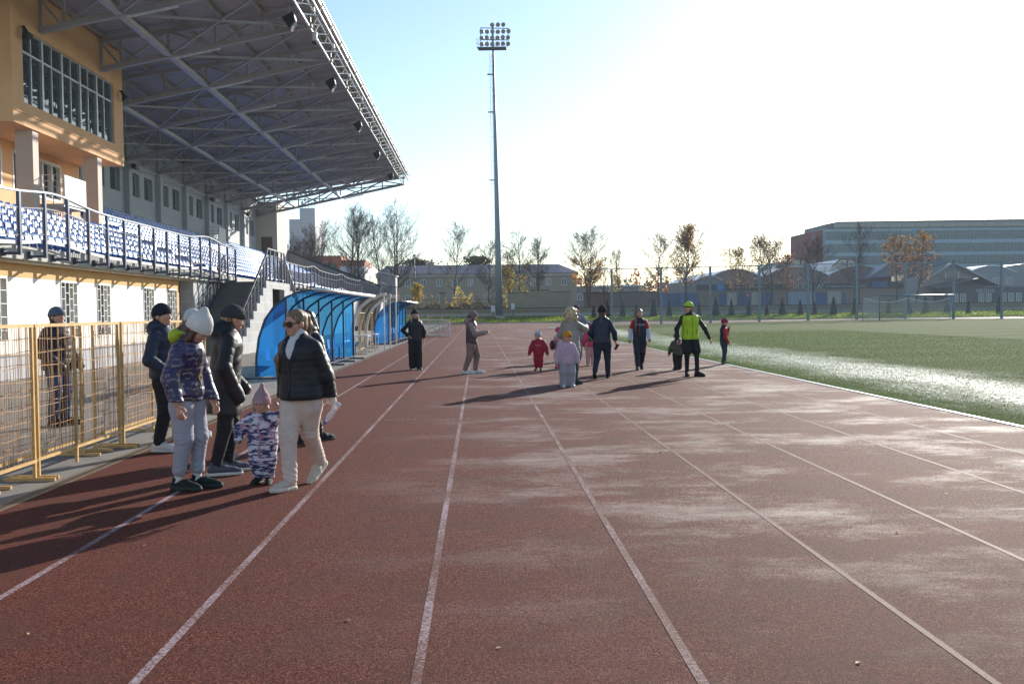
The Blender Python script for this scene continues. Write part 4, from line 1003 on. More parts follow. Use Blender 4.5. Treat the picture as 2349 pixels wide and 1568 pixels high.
L_th = leaf_mat('thuja_leaves', (.010,.018,.008), (.035,.05,.02)); L_dr = leaf_mat('dry_grass', (.16,.11,.06), (.30,.22,.12))
def tubes_np(segs):
    'segs: list of (p, q, r0, r1) -> 3-sided tubes'
    A = np.array([s[0] for s in segs]); B = np.array([s[1] for s in segs]); r0 = np.array([s[2] for s in segs]); r1 = np.array([s[3] for s in segs])
    d = B-A; d /= np.linalg.norm(d, axis=1)[:,None]+1e-9
    u = np.where(np.abs(d[:,2:3]) < .9, np.array([[0,0,1.]]), np.array([[1.,0,0]])); a = np.cross(d, u); a /= np.linalg.norm(a, axis=1)[:,None]; b = np.cross(d, a)
    V = np.empty((len(segs), 6, 3))
    for k in range(3):
        t = 2*math.pi*k/3; o = a*math.cos(t)+b*math.sin(t); V[:,k] = A+o*r0[:,None]; V[:,3+k] = B+o*r1[:,None]
    f = np.array([(0,1,4,3),(1,2,5,4),(2,0,3,5)]); F = (np.arange(len(segs))[:,None,None]*6+f[None]).reshape(-1,4)
    return V.reshape(-1,3), F
def leaf_quads(P, s, r):
    n = len(P); a = r.normal(size=(n,3)); a /= np.linalg.norm(a,axis=1)[:,None]; b = np.cross(a, r.normal(size=(n,3))); b /= np.linalg.norm(b,axis=1)[:,None]
    sz = s*(.6+.8*r.random(n))[:,None]; V = np.stack([P-a*sz, P-b*sz*.6, P+a*sz, P+b*sz*.6], 1); return V.reshape(-1,3), np.arange(n*4).reshape(-1,4)
def tree(x, y, z0, H, lab, seed, spread=.34, stems=1, leaf=None, dens=0., lo=0., hi=1., split=.22, lsz=.14, group='autumn trees behind the far wall', twig=1.):
    R = random.Random(seed); segs = []; tips = []; up = Vector((0,0,1))
    def shoot(p, d, L, r, lev):
        n = 4 if lev == 1 else 3 if lev == 2 else 2
        for i in range(n):
            d = (d+Vector((R.gauss(0,.13),R.gauss(0,.13),R.gauss(.07,.07)))).normalized(); q = p+d*(L/n); r1 = max(r*.78, 0.012)
            segs.append((tuple(p), tuple(q), max(r, 0.012), r1)); p, r = q, r1; tips.append(tuple(p))
            if lev < 4 and L > .35:
                for _ in range((2 if lev == 1 else R.choice((1,2))) if R.random() < .8*twig else (lev < 3)):
                    ph = R.uniform(0, 6.283); e = (d*R.uniform(.75,1.1)+Vector((math.cos(ph), math.sin(ph), R.uniform(-.1,.5)))*R.uniform(.5,.8)).normalized()
                    shoot(p, e, L*R.uniform(.42,.62), r*.62, lev+1)
    for s in range(stems):
        p = Vector((R.uniform(-.3,.3)*(stems > 1), R.uniform(-.3,.3)*(stems > 1), 0)); ln = (s-(stems-1)/2)*.20*spread/.34
        d = Vector((ln+R.gauss(0,.03), R.gauss(0,.05), 1)).normalized(); hs = H*(1 if s == 0 else R.uniform(.8,.97)); n = 18; r = H*.0155
        for i in range(n):
            d = (d+Vector((R.gauss(0,.045)-ln*.06, R.gauss(0,.045), .12))).normalized(); q = p+d*(hs/n); t = (i+1)/n; r1 = max(.02, H*.0155*(1-t)**.8*.95)
            segs.append((tuple(p), tuple(q), r, r1)); p, r = q, r1
            if t > split and i < n-1:
                sz = math.sin(math.pi*min(1, (t-split)/(1-split)*.80+.22))
                for _ in range(R.choice((1,2,2))):
                    ph = R.uniform(0, 6.283); el = R.uniform(.35, 1.15)+t*.5
                    shoot(p, Vector((math.cos(ph), math.sin(ph), el)).normalized(), H*spread*R.uniform(.50,.95)*max(.3, sz), max(.02, r*.5), 1)
    t = empty('tree', (x, y, z0), R.uniform(0, 6.28), lab, 'tree', group)
    V, F = tubes_np(segs); np_mesh('trunk', V, F, bark if seed % 2 else bark_b, t)
    if leaf is not None:
        r = np.random.default_rng(seed); T = np.array(tips); h = T[:,2]/H
        T = T[(h >= lo) & (h <= hi)]; c = T[r.integers(0, len(T), max(4, len(T)//30))]
        w_ = np.exp(-(np.min(np.linalg.norm(T[:,None,:]-c[None], axis=2), axis=1)/(H*.05))**2)+.35
        n = int(len(T)*dens*.8); P = T[r.choice(len(T), n, p=w_/w_.sum())]+r.normal(size=(n,3))*.22; V, F = leaf_quads(P, lsz, r); np_mesh('crown', V, F, leaf, t)
    return t
TZ = 2.2
tree(-33.5, 172, TZ, 12.5, 'thin bare tree against the left side of the white tower', 1, stems=2)
tree(-30.3, 170, TZ, 14.5, 'bare tree in front of the white tower', 2, stems=2)
tree(-27.8, 170, TZ, 15.5, 'bare tree just right of the white tower', 3)
tree(-22.7, 170, TZ, 18.3, 'tall bare tree left of a forked pair before the orange block', 4, .30)
tree(-20.2, 171, TZ, 17.8, 'tall bare tree with two close stems before the white wing', 5, .28, stems=2)
tree(-16.9, 170, TZ, 16.8, 'tall bare tree above the small grey cabin', 6, .28)
tree(-14.4, 170, TZ, 18.3, 'tallest bare wide crowned tree left of the lamp post', 7, .36, stems=2)
tree(-4.1, 170, TZ, 14.6, 'bare round crowned tree left of the floodlight mast', 8, .42, leaf=L_ye, dens=.05, hi=.45)
tree(1.6, 168, TZ, 11.2, 'crooked dark bare tree touching the mast', 9, .40)
tree(5.5, 170, TZ, 9.5, 'low yellow leaved tree right of the mast', 10, .42, leaf=L_ye, dens=.5, hi=.8)
tree(7.1, 171, TZ, 14.3, 'slim tree with yellow lower leaves above the brick screen', 11, .30, leaf=L_ye, dens=.30, hi=.55)
tree(10.4, 170, TZ, 13.4, 'bare tree with two upright stems above the brick screen', 12, .26, stems=2)
tree(19.4, 170, TZ, 13.9, 'orange leaved tree with a bare top right of the brick screen', 13, .36, stems=2, leaf=L_or, dens=1.0, hi=.62)
tree(22.5, 172, TZ, 9.6, 'thin bare tree behind the first tall fence post', 14, .30)
tree(25.4, 170, TZ, 11.5, 'pole thin bare tree with yellow undergrowth', 15, .22, leaf=L_ye, dens=.10, hi=.5)
tree(32.1, 170, TZ, 12.5, 'dark bare tree with a few brown leaves left of the orange tree', 16, .40, leaf=L_br, dens=.10)
tree(37.1, 170, TZ, 14.5, 'orange tree behind the man in the neon vest', 17, .32, stems=2, leaf=L_or, dens=.45)
tree(47.8, 172, TZ, 10.2, 'broad orange leaved tree over the pale hangar roof', 18, .45, leaf=L_or, dens=.22)
tree(52.0, 170, TZ, 12.8, 'dark tree with sparse rust leaves in front of the car wash', 19, .40, stems=2, leaf=L_br, dens=.15)
tree(55.3, 170, TZ, 9.2, 'small rust leaved tree left of the car wash letters', 20, .34, leaf=L_br, dens=.25, lo=.3)
tree(59.9, 170, TZ, 11.6, 'bare forked tree covering part of the car wash letters', 21, .36)
tree(67.2, 170, TZ, 14.4, 'tall bare tree in front of the office slab left end', 22, .30)
tree(75.2, 170, TZ, 12.0, 'orange leaved tree above the three blue letters', 23, .36, leaf=L_or, dens=.26, lo=.2)
tree(78.9, 171, TZ, 12.8, 'orange leaved tree left of the gabled house', 24, .34, leaf=L_or, dens=.22, lo=.2)
tree(-10.2, 163.5, TZ, 4.4, 'small yellow leaved sapling beside the lamp post', 25, .30, leaf=L_ye, dens=.7, lsz=.22, twig=.6)
tree(.2, 216, TZ, 11.6, 'round green tree behind the tan house roof', 26, .45, leaf=L_gr, dens=1.3, lo=.45, lsz=.3)
tree(-13.5, 218, TZ, 11.2, 'low green tree behind the left end of the tan house', 27, .5, leaf=L_gr, dens=1.2, lo=.45, lsz=.3)
# thujas
def thuja_mesh(seed):
    r = np.random.default_rng(seed); n = 1500; h = r.random(n)**1.2; a = r.random(n)*6.283; rad_ = .50*(1-h)**.75*(.75+.3*r.random(n))*(1-.3*(h < .06))
    P = np.stack([np.cos(a)*rad_, np.sin(a)*rad_, .08+h*2.55], 1); V, F = leaf_quads(P, .09, r); return V, F
tv, tf = thuja_mesh(1); t0 = None
for k, x in enumerate((18.0,20.3,22.6,25.0,27.6,29.9,34.9,37.4,40.2,42.75,45.4,48.25,50.9,53.6,56.4,59.5,65.4,68.3,71.6,74.7,77.8,83.5)):
    if t0 is None:
        t = t0 = empty('thuja', (0,0,0), 0, 'dark green conical thuja in the row before the low end wall', 'thuja', 'conical thujas before the end wall')
        np_mesh('crown', tv, tf, L_th, t); MB().tube((0,0,-.05), (0,0,2.2), .05, .02, 6).build('trunk', bark, t)
    else: t = copy_tree(t0)
    s = .78+.42*((k*37) % 10)/10; t.location = (x, 150+.4*((k*13) % 5), gh(x, 150)+.02); t.scale = (s, s, s); t.rotation_euler[2] = k*1.3
def clump(name, lab, cat, boxes, m, n, s, seed):
    r = np.random.default_rng(seed); P = []
    for (x0, x1, y0, y1, z0, z1) in boxes:
        k = int(n*(x1-x0)); q = r.random((k, 3)); xx = x0+(x1-x0)*q[:,0]
        top = z0+(z1-z0)*(.55+.45*np.sin(xx*1.7+seed)*np.sin(xx*.61+1)); P.append(np.stack([xx, y0+(y1-y0)*q[:,1], z0+(top-z0)*q[:,2]], 1))
    V, F = leaf_quads(np.concatenate(P), s, r); return tag(np_mesh(name, V, F, m), lab, cat, kind='stuff')
clump('hedge', 'dark low hedge along the bar fence', 'hedge', [(-19, 4.6, 160.5, 162, 2.2, 3.6)], L_gr, 160, .10, 2)
clump('dry_weeds', 'tall dry weeds behind the bar fence', 'weeds', [(-18, 4.5, 162, 165, 2.2, 5.2)], L_dr, 150, .12, 3)
clump('yellow_scrub', 'yellow autumn scrub behind the far walls', 'scrub', [(-5.5,-1, 163, 166, 2.2, 6.5), (22, 33, 183, 188, 2.2, 8), (3.5, 9, 164, 167, 2.2, 7.5)], L_ye, 130, .15, 4)
clump('far_wood', 'far autumn wood on the skyline', 'wood', [(36, 60, 250, 262, 2.2, 13.5), (-60, 10, 300, 330, 2.2, 13), (20, 46, 300, 320, 2.2, 11)], L_br, 130, .45, 5)
clump('far_green_wood', 'far dark green wood on the skyline', 'wood', [(40, 100, 262, 272, 2.2, 11), (-90, 30, 340, 360, 2.2, 12), (90, 260, 330, 350, 2.2, 14)], L_gr, 110, .6, 6)

# ------------------------------------------------------------------ air
hz = MB().box(-100, 200, -28, 420, -1.2, 52)
a = N('haze'); v = a.n('ShaderNodeVolumePrincipled'); v.inputs['Color'].default_value = (.86,.92,1,1); v.inputs['Density'].default_value = .00030; v.inputs['Anisotropy'].default_value = .0
a.l(v.outputs[0], a.out.inputs['Volume'])
tag(hz.build('haze', a.m), kind='stuff')
# ------------------------------------------------------------------ people: smooth signed-distance bodies and clothes
class SDF:
    def __init__(s): s.p = []; s.cuts = []
    def cone(s, a, b, ra, rb=None, k=.02, flat=None, op=1):
        s.p.append(('c', np.array(a, float), np.array(b, float), ra, ra if rb is None else rb, k, flat, op)); return s
    def ell(s, c, r, k=.02, R=None, op=1):
        s.p.append(('e', np.array(c, float), np.array(r, float), R, k, op)); return s
    def cut(s, p, n):
        n = np.array(n, float); s.cuts.append((np.array(p, float), n/np.linalg.norm(n))); return s
    def mesh(s, h):
        lo = np.full(3, 9.); hi = np.full(3, -9.); bb = []
        for q in s.p:
            if q[0] == 'c':
                r = max(q[3], q[4]); l = np.minimum(q[1], q[2])-r; u = np.maximum(q[1], q[2])+r; k = q[5]
            else: r = q[2].max(); l = q[1]-r; u = q[1]+r; k = q[4]
            m = k+3*h; bb.append((l-m, u+m)); 
            if q[-1] > 0: lo = np.minimum(lo, l); hi = np.maximum(hi, u)
        lo -= 3*h; hi += 3*h; n = np.ceil((hi-lo)/h).astype(int)+1; D = np.full(n, .3, dtype=np.float32)
        ax = [lo[i]+h*np.arange(n[i]) for i in range(3)]
        for q, (l, u) in zip(s.p, bb):
            i0 = np.maximum(0, np.floor((l-lo)/h).astype(int)); i1 = np.minimum(n, np.ceil((u-lo)/h).astype(int)+1)
            if np.any(i1 <= i0): continue
            P = np.stack(np.meshgrid(ax[0][i0[0]:i1[0]], ax[1][i0[1]:i1[1]], ax[2][i0[2]:i1[2]], indexing='ij'), -1).astype(np.float32)
            if q[0] == 'c':
                a, b, ra, rb, k, fl, op = q[1:]; sc = 1.
                if fl is not None:
                    f, ny = fl; ny = np.array(ny, float)
                    P = P+((P-a)@ny)[...,None]*ny*(1/f-1); b = b+ny*((b-a)@ny)*(1/f-1); sc = f**.6
                v = b-a; L = max(v@v, 1e-9); t = np.clip(((P-a)@v)/L, 0, 1)
                d = (np.linalg.norm(P-a-t[...,None]*v, axis=-1)-(ra+(rb-ra)*t))*sc
            else:
                c, r, R, k, op = q[1:]; w_ = P-c
                if R is not None: w_ = w_@np.array(R)
                g = np.linalg.norm(w_/r, axis=-1); g2 = np.linalg.norm(w_/(r*r), axis=-1)+1e-9; d = g*(g-1)/g2
            sl_ = tuple(slice(x, y) for x, y in zip(i0, i1)); E = D[sl_]
            if op < 0: hh = np.clip(.5-.5*(E+d)/k, 0, 1); D[sl_] = E+(-d-E)*hh+k*hh*(1-hh)
            else: hh = np.clip(.5+.5*(E-d)/k, 0, 1); D[sl_] = E+(d-E)*hh-k*hh*(1-hh)
        if s.cuts:
            P = np.stack(np.meshgrid(*ax, indexing='ij'), -1)
            for p, nn in s.cuts: D = np.maximum(D, (P-p)@nn)
        D[D == 0] = 1e-6
        ins = D < 0; cnt = np.zeros(n-1, np.int8)
        for i in (0,1):
            for j in (0,1):
                for k in (0,1): cnt += ins[i:n[0]-1+i, j:n[1]-1+j, k:n[2]-1+k]
        act = (cnt > 0) & (cnt < 8); idx = np.full(n-1, -1, np.int64); I = np.argwhere(act); idx[act] = np.arange(len(I))
        acc = np.zeros((len(I), 3)); num = np.zeros(len(I))
        for axi in range(3):
            for o in ((0,0),(0,1),(1,0),(1,1)):
                c0 = I.copy(); oth = [x for x in range(3) if x != axi]; c0[:,oth[0]] += o[0]; c0[:,oth[1]] += o[1]
                c1 = c0.copy(); c1[:,axi] += 1
                d0 = D[tuple(c0.T)]; d1 = D[tuple(c1.T)]; x = (d0 < 0) != (d1 < 0); t = np.where(x, d0/(d0-d1+1e-12), 0)
                p = c0.astype(float); p[:,axi] += t; acc[x] += p[x]; num[x] += 1
        V = lo+h*acc/np.maximum(num,1)[:,None]; F = []
        for axi in range(3):
            a, b = [x for x in range(3) if x != axi]
            s0 = [slice(None)]*3; s1 = [slice(None)]*3; s0[axi] = slice(0,-1); s1[axi] = slice(1,None)
            e = ins[tuple(s0)] != ins[tuple(s1)]; E = np.argwhere(e)
            ok = (E[:,a] > 0) & (E[:,b] > 0) & (E[:,a] < n[a]-1) & (E[:,b] < n[b]-1); E = E[ok]
            q = []
            for da, db in ((-1,-1),(0,-1),(0,0),(-1,0)):
                c = E.copy(); c[:,a] += da; c[:,b] += db; q.append(idx[tuple(c.T)])
            f = np.stack(q, 1); fl = ins[tuple(E.T)]
            if axi == 1: fl = ~fl
            f[~fl] = f[~fl][:,::-1]; F.append(f)
        return V, np.concatenate(F)
def vnorm(V, F):
    n = np.cross(V[F[:,2]]-V[F[:,0]], V[F[:,3]]-V[F[:,1]]); N_ = np.zeros_like(V)
    for k in range(4): np.add.at(N_, F[:,k], n)
    return N_/(np.linalg.norm(N_, axis=1)[:,None]+1e-9)
def wob(P, f, seed=0):
    r = np.random.default_rng(seed); o = np.zeros(len(P))
    for _ in range(7):
        k = r.normal(size=3); k /= np.linalg.norm(k); o += np.sin(P@k*f*(.6+.9*r.random())+r.random()*6.28)
    return o/7
def cloth(name, col, rough=.8, bump=.25, bs=140, var=.15, vs=5, spec=.3, **kw):
    return mat('cloth_'+name, col, rough, 0, var, vs, bump, bs, spec, **kw)
def skin(): return mat('skin', (.58,.30,.20), .5, 0, .08, 14, .06, 120, .4, Subsurface_Weight=.0)
def hair_mat(name, c1, c2):
    if name in MC: return MC[name]
    a = N(name); f = a.noise(22, 3, .6, a.coord('Object', (3,3,.35))); c = a.ramp(f, [(.32, c1), (.68, c2)])
    MC[name] = a.done(a.bsdf(c, .42, 0, .5, a.bump(f, .6, .01))); return MC[name]
def rotm(ax, an): return np.array(Matrix.Rotation(an, 3, ax))
def ik(a, b, l1, l2, pole):
    a, b, pole = np.array(a, float), np.array(b, float), np.array(pole, float); d = b-a; L = np.linalg.norm(d)
    if L > (l1+l2)*.999: b = a+d/L*(l1+l2)*.999; d = b-a; L = np.linalg.norm(d)
    u = d/L; x = (l1*l1-l2*l2+L*L)/(2*L); hgt = math.sqrt(max(l1*l1-x*x, 0)); p = pole-u*(pole@u); p /= np.linalg.norm(p)+1e-9
    return a+u*x+p*hgt, b
class Person:
    def __init__(s, x, y, rz, H, label, res=1., hs=1.08, wf=1., lean=0., twist=0., feet=None, hands=None, elbows=None, head=(0,0,0), female=False, curl=(.5,.5), sway=0.):
        s.root = empty('person', (x, y, gh(x, y)+.006), rad(rz), label, 'person'); s.rz = rad(rz); s.H = H; s.k = k = H/1.7; s.res = res
        s.hh = .232*k*hs; s.hs = k*hs; nb = H-s.hh-.015*k; s.nb = nb; s.hip = nb*.628; s.ws = k*wf; s.female = female
        feet = feet or [(-.10,.0,0,0,8),(.10,.0,0,0,-8)]           # left, right: x, y, lift, heel pitch, yaw
        leg = s.hip-.085*k; s.l1 = leg*.505; s.l2 = leg*.505
        s.ank = []; s.ft = []
        for (fx, fy, fz, fp, yw) in feet:
            Rz = rotm('Z', rad(yw)); Rx = rotm('X', -rad(fp)); ball = np.array([fx*k, fy*k, fz*k])+Rz@np.array([0,.10*k,0])
            s.ft.append((ball, Rz@Rx)); s.ank.append(ball+Rz@Rx@np.array([0,-.125*k,.085*k]))
        hp = s.hip
        for sd_, an in zip((-1,1), s.ank):
            for _ in range(60):
                if np.linalg.norm(np.array([sd_*.09*k+sway*k,0,hp])-an) <= (s.l1+s.l2)*.997: break
                hp -= .006*k
        s.hipz = hp; s.sway = sway*k; s.lean = rad(lean); s.tw = rad(twist)
        s.hj = [np.array([sd_*.09*s.ws+s.sway, 0, hp]) for sd_ in (-1,1)]
        s.kn = []
        for j in (0,1):
            fw = s.ft[j][1]@np.array([0,1,0]); fw[2] = 0; kn, an = ik(s.hj[j], s.ank[j], s.l1, s.l2, fw+np.array([0,.4,0])); s.kn.append(kn); s.ank[j] = an
        sw = .156 if female else .176
        s.sh = [s.tp(-sw, -.01, 1.340), s.tp(sw, -.01, 1.340)]
        hands = hands or [(-.26,.03,.83),(.26,.03,.83)]; elbows = elbows or [(-.5,-1,0),(.5,-1,0)]; s.el = []; s.wr = []
        for j in (0,1):
            t = hands[j]
            if len(t) == 4:                                        # world coordinates, given with a trailing flag
                v = np.array(t[:3])-np.array(s.root.location); t = rotm('Z', -s.rz)@v
            else: t = np.array([t[0]*s.k, t[1]*s.k, t[2]/1.44*nb-(s.hip-hp)])
            e, w_ = ik(s.sh[j], t, .285*k, .25*k, elbows[j]); s.el.append(e); s.wr.append(w_)
        s.neck = s.tp(0, -.012, 1.44); yw, pt, rl = head
        s.HR = s.TR@rotm('Z', rad(yw))@rotm('X', rad(-pt))@rotm('Y', rad(rl))
        s.hc = s.neck+s.HR@np.array([0, .03*s.hs, .125*s.hs])
        s.curl = curl; s.parts = {}
    @property
    def TR(s): return rotm('X', -s.lean)@rotm('Z', s.tw)
    def tp(s, x, y, z):
        v = np.array([x*s.ws, y*s.ws, (z-.905)/(1.44-.905)*(s.nb-s.hip)]); return s.TR@v+np.array([s.sway, 0, s.hipz])
    def hp(s, x, y, z): return s.hc+s.HR@(np.array([x,y,z])*s.hs)
    def fl(s, f=.7): return (f, s.TR@np.array([0,1,0]))
    def add(s, name, S, m, h=.0075, disp=None, parent=None):
        V, F = S.mesh(h*s.res) if isinstance(S, SDF) else S
        if disp is not None: V = V+vnorm(V, F)*disp(V)[:,None]
        o = np_mesh(name, V, F, m, parent or s.root, smooth=True); s.parts[name] = (V, F, o); return o
    def body(s, m=None, nose=1.):
        S = SDF(); k, w = s.k, s.ws; f = s.fl(.66)
        S.cone(s.tp(0,0,.93), s.tp(0,0,1.08), .125*w, .112*w, .05, f).cone(s.tp(0,0,1.08), s.tp(0,0,1.28), .112*w, .145*w, .05, f)
        S.cone(s.sh[0], s.sh[1], .048*w, None, .05).cone(s.tp(0,-.01,1.36), s.hc-s.HR@np.array([0,.0,.05])*s.hs, .052*k, .05*k, .03)
        for j in (0,1):
            S.cone(s.hj[j], s.kn[j], .075*w, .05*k, .03).cone(s.kn[j], s.ank[j], .05*k, .036*k, .02)
            b, R = s.ft[j]; S.cone(s.ank[j], b+R@np.array([0,.02,.03])*k, .032*k, .03*k, .02)
            S.cone(s.sh[j], s.el[j], .045*w, .038*k, .02).cone(s.el[j], s.wr[j], .038*k, .026*k, .02)
            s.hand(S, j)
        q = s.hs; e = lambda c, r, kk=.02: S.ell(s.hp(*c), np.array(r)*q, kk*q, s.HR)
        e((0,-.012,.025), (.074,.092,.085)); e((0,.02,-.03), (.062,.068,.075)); e((0,.052,-.075), (.038,.032,.032), .025)
        for x in (-1,1):
            e((x*.031,.072,.002), (.02,.014,.012), .012); e((x*.036,.058,-.028), (.026,.024,.024), .02); e((x*.076,-.005,-.012), (.012,.02,.032), .01)
            S.ell(s.hp(x*.031,.094,-.003), np.array((.016,.012,.010))*q, .012*q, s.HR, -1)
        e((0,.083,.022), (.04,.014,.012), .015)
        S.cone(s.hp(0,.084,.008), s.hp(0,.100*nose,-.030), .008*q, .0125*q, .012*q); e((0,.081,-.056), (.022,.012,.008), .008); e((0,.079,-.066), (.02,.012,.007), .008)
        s.add('body', S, m or skin(), .0065)
    def hand(s, S, j):
        k = s.k*(1.15 if s.H < 1.3 else 1.); d = s.wr[j]-s.el[j]; d /= np.linalg.norm(d); side = -1 if j == 0 else 1
        pn = np.array([-side,0.,0]) if abs(d[0]) < .8 else np.array([0,0,-1.]); pn -= d*(pn@d); pn /= np.linalg.norm(pn); wd = np.cross(pn, d)*(-side)
        if wd[1] < 0 and abs(d[2]) > .6: wd = -wd
        w0 = s.wr[j]+d*.012*k; c = w0+d*.045*k; S.cone(w0, w0+d*.07*k, .024*k, .026*k, .015, (.55, pn))
        cu = s.curl[j]
        for i, (o, L) in enumerate(((.030,.066),(.010,.075),(-.010,.070),(-.029,.055))):
            p = w0+d*.078*k+wd*o*k; a1 = cu*.6; d1 = d*math.cos(a1)+pn*math.sin(a1); q = p+d1*L*.5*k; a2 = cu*1.6; d2 = d*math.cos(a2)+pn*math.sin(a2)
            fr = max(.0095*k, .0062*s.res); S.cone(p, q, fr, fr*.96, .006).cone(q, q+d2*L*.55*k, fr*.96, fr*.85, .004)
        t0 = w0+d*.02*k+wd*.024*k; t1 = t0+(d*.6+wd*.7+pn*.35)*.038*k; S.cone(t0, t1, .012*k, .0105*k, .01).cone(t1, t1+(d*.85+wd*.2+pn*.4)*.032*k, .0105*k, .008*k, .005)
    def face(s, brow=(.10,.06,.04), lips=(.45,.17,.14), glasses=False, smile=False):
        q = s.hs; m = MB()
        for x in (-1,1):
            if not glasses:
                ew = MB().ball(s.hp(x*.031,.078,-.002), .0115*q, 8, 6).build('eye', mat('eye_white', (.62,.60,.58), .25), s.root, True)
                MB().ball(s.hp(x*.031,.0872,-.002), .0058*q, 8, 6).build('iris', mat('iris_dark', (.03,.02,.015), .2), ew, True)
            MB().path([s.hp(x*.014,.094,.017), s.hp(x*.031,.093,.023), s.hp(x*.050,.080,.017)], [.0035*q,.0045*q,.002*q], 5).build('eyebrow', mat('brow_'+str(brow), brow, .8), s.root, True)
        m = MB(); up = .005 if smile else 0
        m.path([s.hp(-.024,.080,-.060+up*1.6), s.hp(-.008,.0915,-.0595), s.hp(.008,.0915,-.0595), s.hp(.024,.080,-.060+up*1.6)], [.003*q,.0055*q,.0055*q,.003*q], 6)
        m.build('lips', mat('lips_'+str(lips), lips, .4), s.root, True)
        if glasses:
            m = MB()
            for x in (-1,1):
                pts = [s.hp(x*(.033+.031*math.cos(t)), .1015-.016*abs(x*(.033+.031*math.cos(t)))/.06, -.004+.026*math.sin(t)) for t in [2*math.pi*i/16 for i in range(16)]]
                m.extrude(pts, s.HR@np.array([0,.007*q,0]))
            m.beam(s.hp(-.012,.105,.006), s.hp(.012,.105,.006), .006*q)
            for x in (-1,1): m.beam(s.hp(x*.062,.088,.008), s.hp(x*.078,-.01,.004), .007*q)
            m.build('sunglasses', glass_mat('dark_lens', (.006,.006,.007), .06), s.root)
    def bones(s): return [(s.tp(0,0,.7), s.tp(0,0,1.45), 0)] + [b for j in (0,1) for b in ((s.sh[j], s.el[j], 1), (s.el[j], s.wr[j], 2))]
    def puff(s, pitch, amp, wr=.004, arms=True, slant=0., seed=1):
        bs = s.bones(); st = s.sh
        def f(V):
            best = np.full(len(V), 9.); T = np.zeros(len(V))
            for a, b, i in bs:
                v = b-a; L = np.linalg.norm(v); t = np.clip((V-a)@v/L/L, 0, 1); d = np.linalg.norm(V-a-t[:,None]*v, axis=1)-(.13*s.ws if i == 0 else .0)
                tt = t*L+(np.abs(V[:,0])*slant if i == 0 else 0); m = d < best; best[m] = d[m]; T[m] = (tt+.37*(i == 2))[m] if i != 2 else (tt+np.linalg.norm(s.el[0]-s.sh[0]))[m]
            ph = T/(pitch*s.k)+.25*wob(V, 9/s.k, seed); return amp*.62*s.k*(np.abs(np.sin(np.pi*ph))**.5-.65)+wr*s.k*wob(V, 48/s.k, seed+3)
        return f
    def wrink(s, amp=.004, fr=34, seed=2): return lambda V: amp*s.k*(wob(V*np.array([1,1,.55]), fr/s.k, seed)+.6*wob(V, fr*2.2/s.k, seed+5))
    def top_prims(s, S, hem=.86, rh=.172, waist=.155, chest=.178, arm=.058, fore=.050, f=.72, sleeves=True, torso=True, collar=.06, cuff=.05, shl=.06, slim=0.):
        w, k = s.ws, s.k; fl = s.fl(f)
        if torso:
            S.cone(s.tp(0,0,hem-.10), s.tp(0,0,hem+.06), rh*w, rh*w, .04, fl).cone(s.tp(0,0,hem+.06), s.tp(0,0,1.08), rh*w, waist*w, .05, fl)
            S.cone(s.tp(0,0,1.08), s.tp(0,.005,1.28), waist*w, chest*w, .05, fl); S.cone(s.sh[0]+s.TR@np.array([.04,0,-.05])*w, s.sh[1]+s.TR@np.array([-.04,0,-.05])*w, shl*w, None, .06)
            for j in (0,1): S.cone(s.sh[j]+s.TR@np.array([.02*(1-2*j),0,.01])*w, s.neck-s.TR@np.array([0,.01,.02])*k, shl*.60*w, .052*k, .05)
            S.cone(s.tp(0,-.008,1.36), s.neck+s.TR@np.array([0,.005,collar])*k, .085*k, .070*k, .03)
        if sleeves:
            for j in (0,1):
                d = s.wr[j]-s.el[j]; S.cone(s.sh[j], s.el[j], (arm-.006)*w, arm*w, .035).cone(s.el[j], s.wr[j]-d*(.04-cuff), arm*w, fore*k, .03)
        if torso: S.cut(s.tp(0,0,hem), s.TR@np.array([0,0,-1]))
        return S
    def top(s, name, m, h=.0075, disp=None, hood=None, vee=None, **kw):
        S = SDF(); s.top_prims(S, **kw)
        if vee: S.cone(s.tp(0,.175,1.475), s.tp(0,.165,vee), .10*s.ws, .016, .006, None, -1).ell(s.tp(0,.095,1.455), np.array((.058,.075,.075))*s.ws, .01, None, -1)
        if hood: S.ell(s.tp(0,-.10,1.43), np.array((.125,.085,.10))*s.ws*hood, .04).ell(s.tp(0,-.03,1.475), np.array((.115,.10,.05))*s.ws*hood, .03)
        return s.add(name, S, m, h, disp or s.wrink())
    def trousers(s, m, thigh=.098, knee=.066, ank=.05, hem=.02, cuff=False, waist=1.0, f=.8, name='trousers', h=.0075, disp=None, low=None):
        S = SDF(); w, k = s.ws, s.k
        S.cone(s.tp(0,0,waist), s.tp(0,0,.93), .135*w, .150*w, .04, s.fl(f))
        for j in (0,1):
            a = s.ank[j]; u = s.kn[j]-a; u /= np.linalg.norm(u); e = a+u*hem*k
            if low is None:
                hq = s.hj[j]+(s.kn[j]-s.hj[j])*.28; S.cone(s.hj[j]+np.array([0,-.005,.03])*k, hq, min(thigh,.098)*w, thigh*w, .035).cone(hq, s.kn[j], thigh*w, knee*w, .035).cone(s.kn[j], e, knee*w, ank*w, .03)
                if cuff: S.cone(e+u*.01*k, e-u*.012*k, (ank+.004)*w, None, .01)
            else: S.cone(s.hj[j]+np.array([0,-.01,.02])*k, s.hj[j]+(s.kn[j]-s.hj[j])*low, thigh*w, knee*w, .03)
        return s.add(name, S, m, h, disp or s.folds())
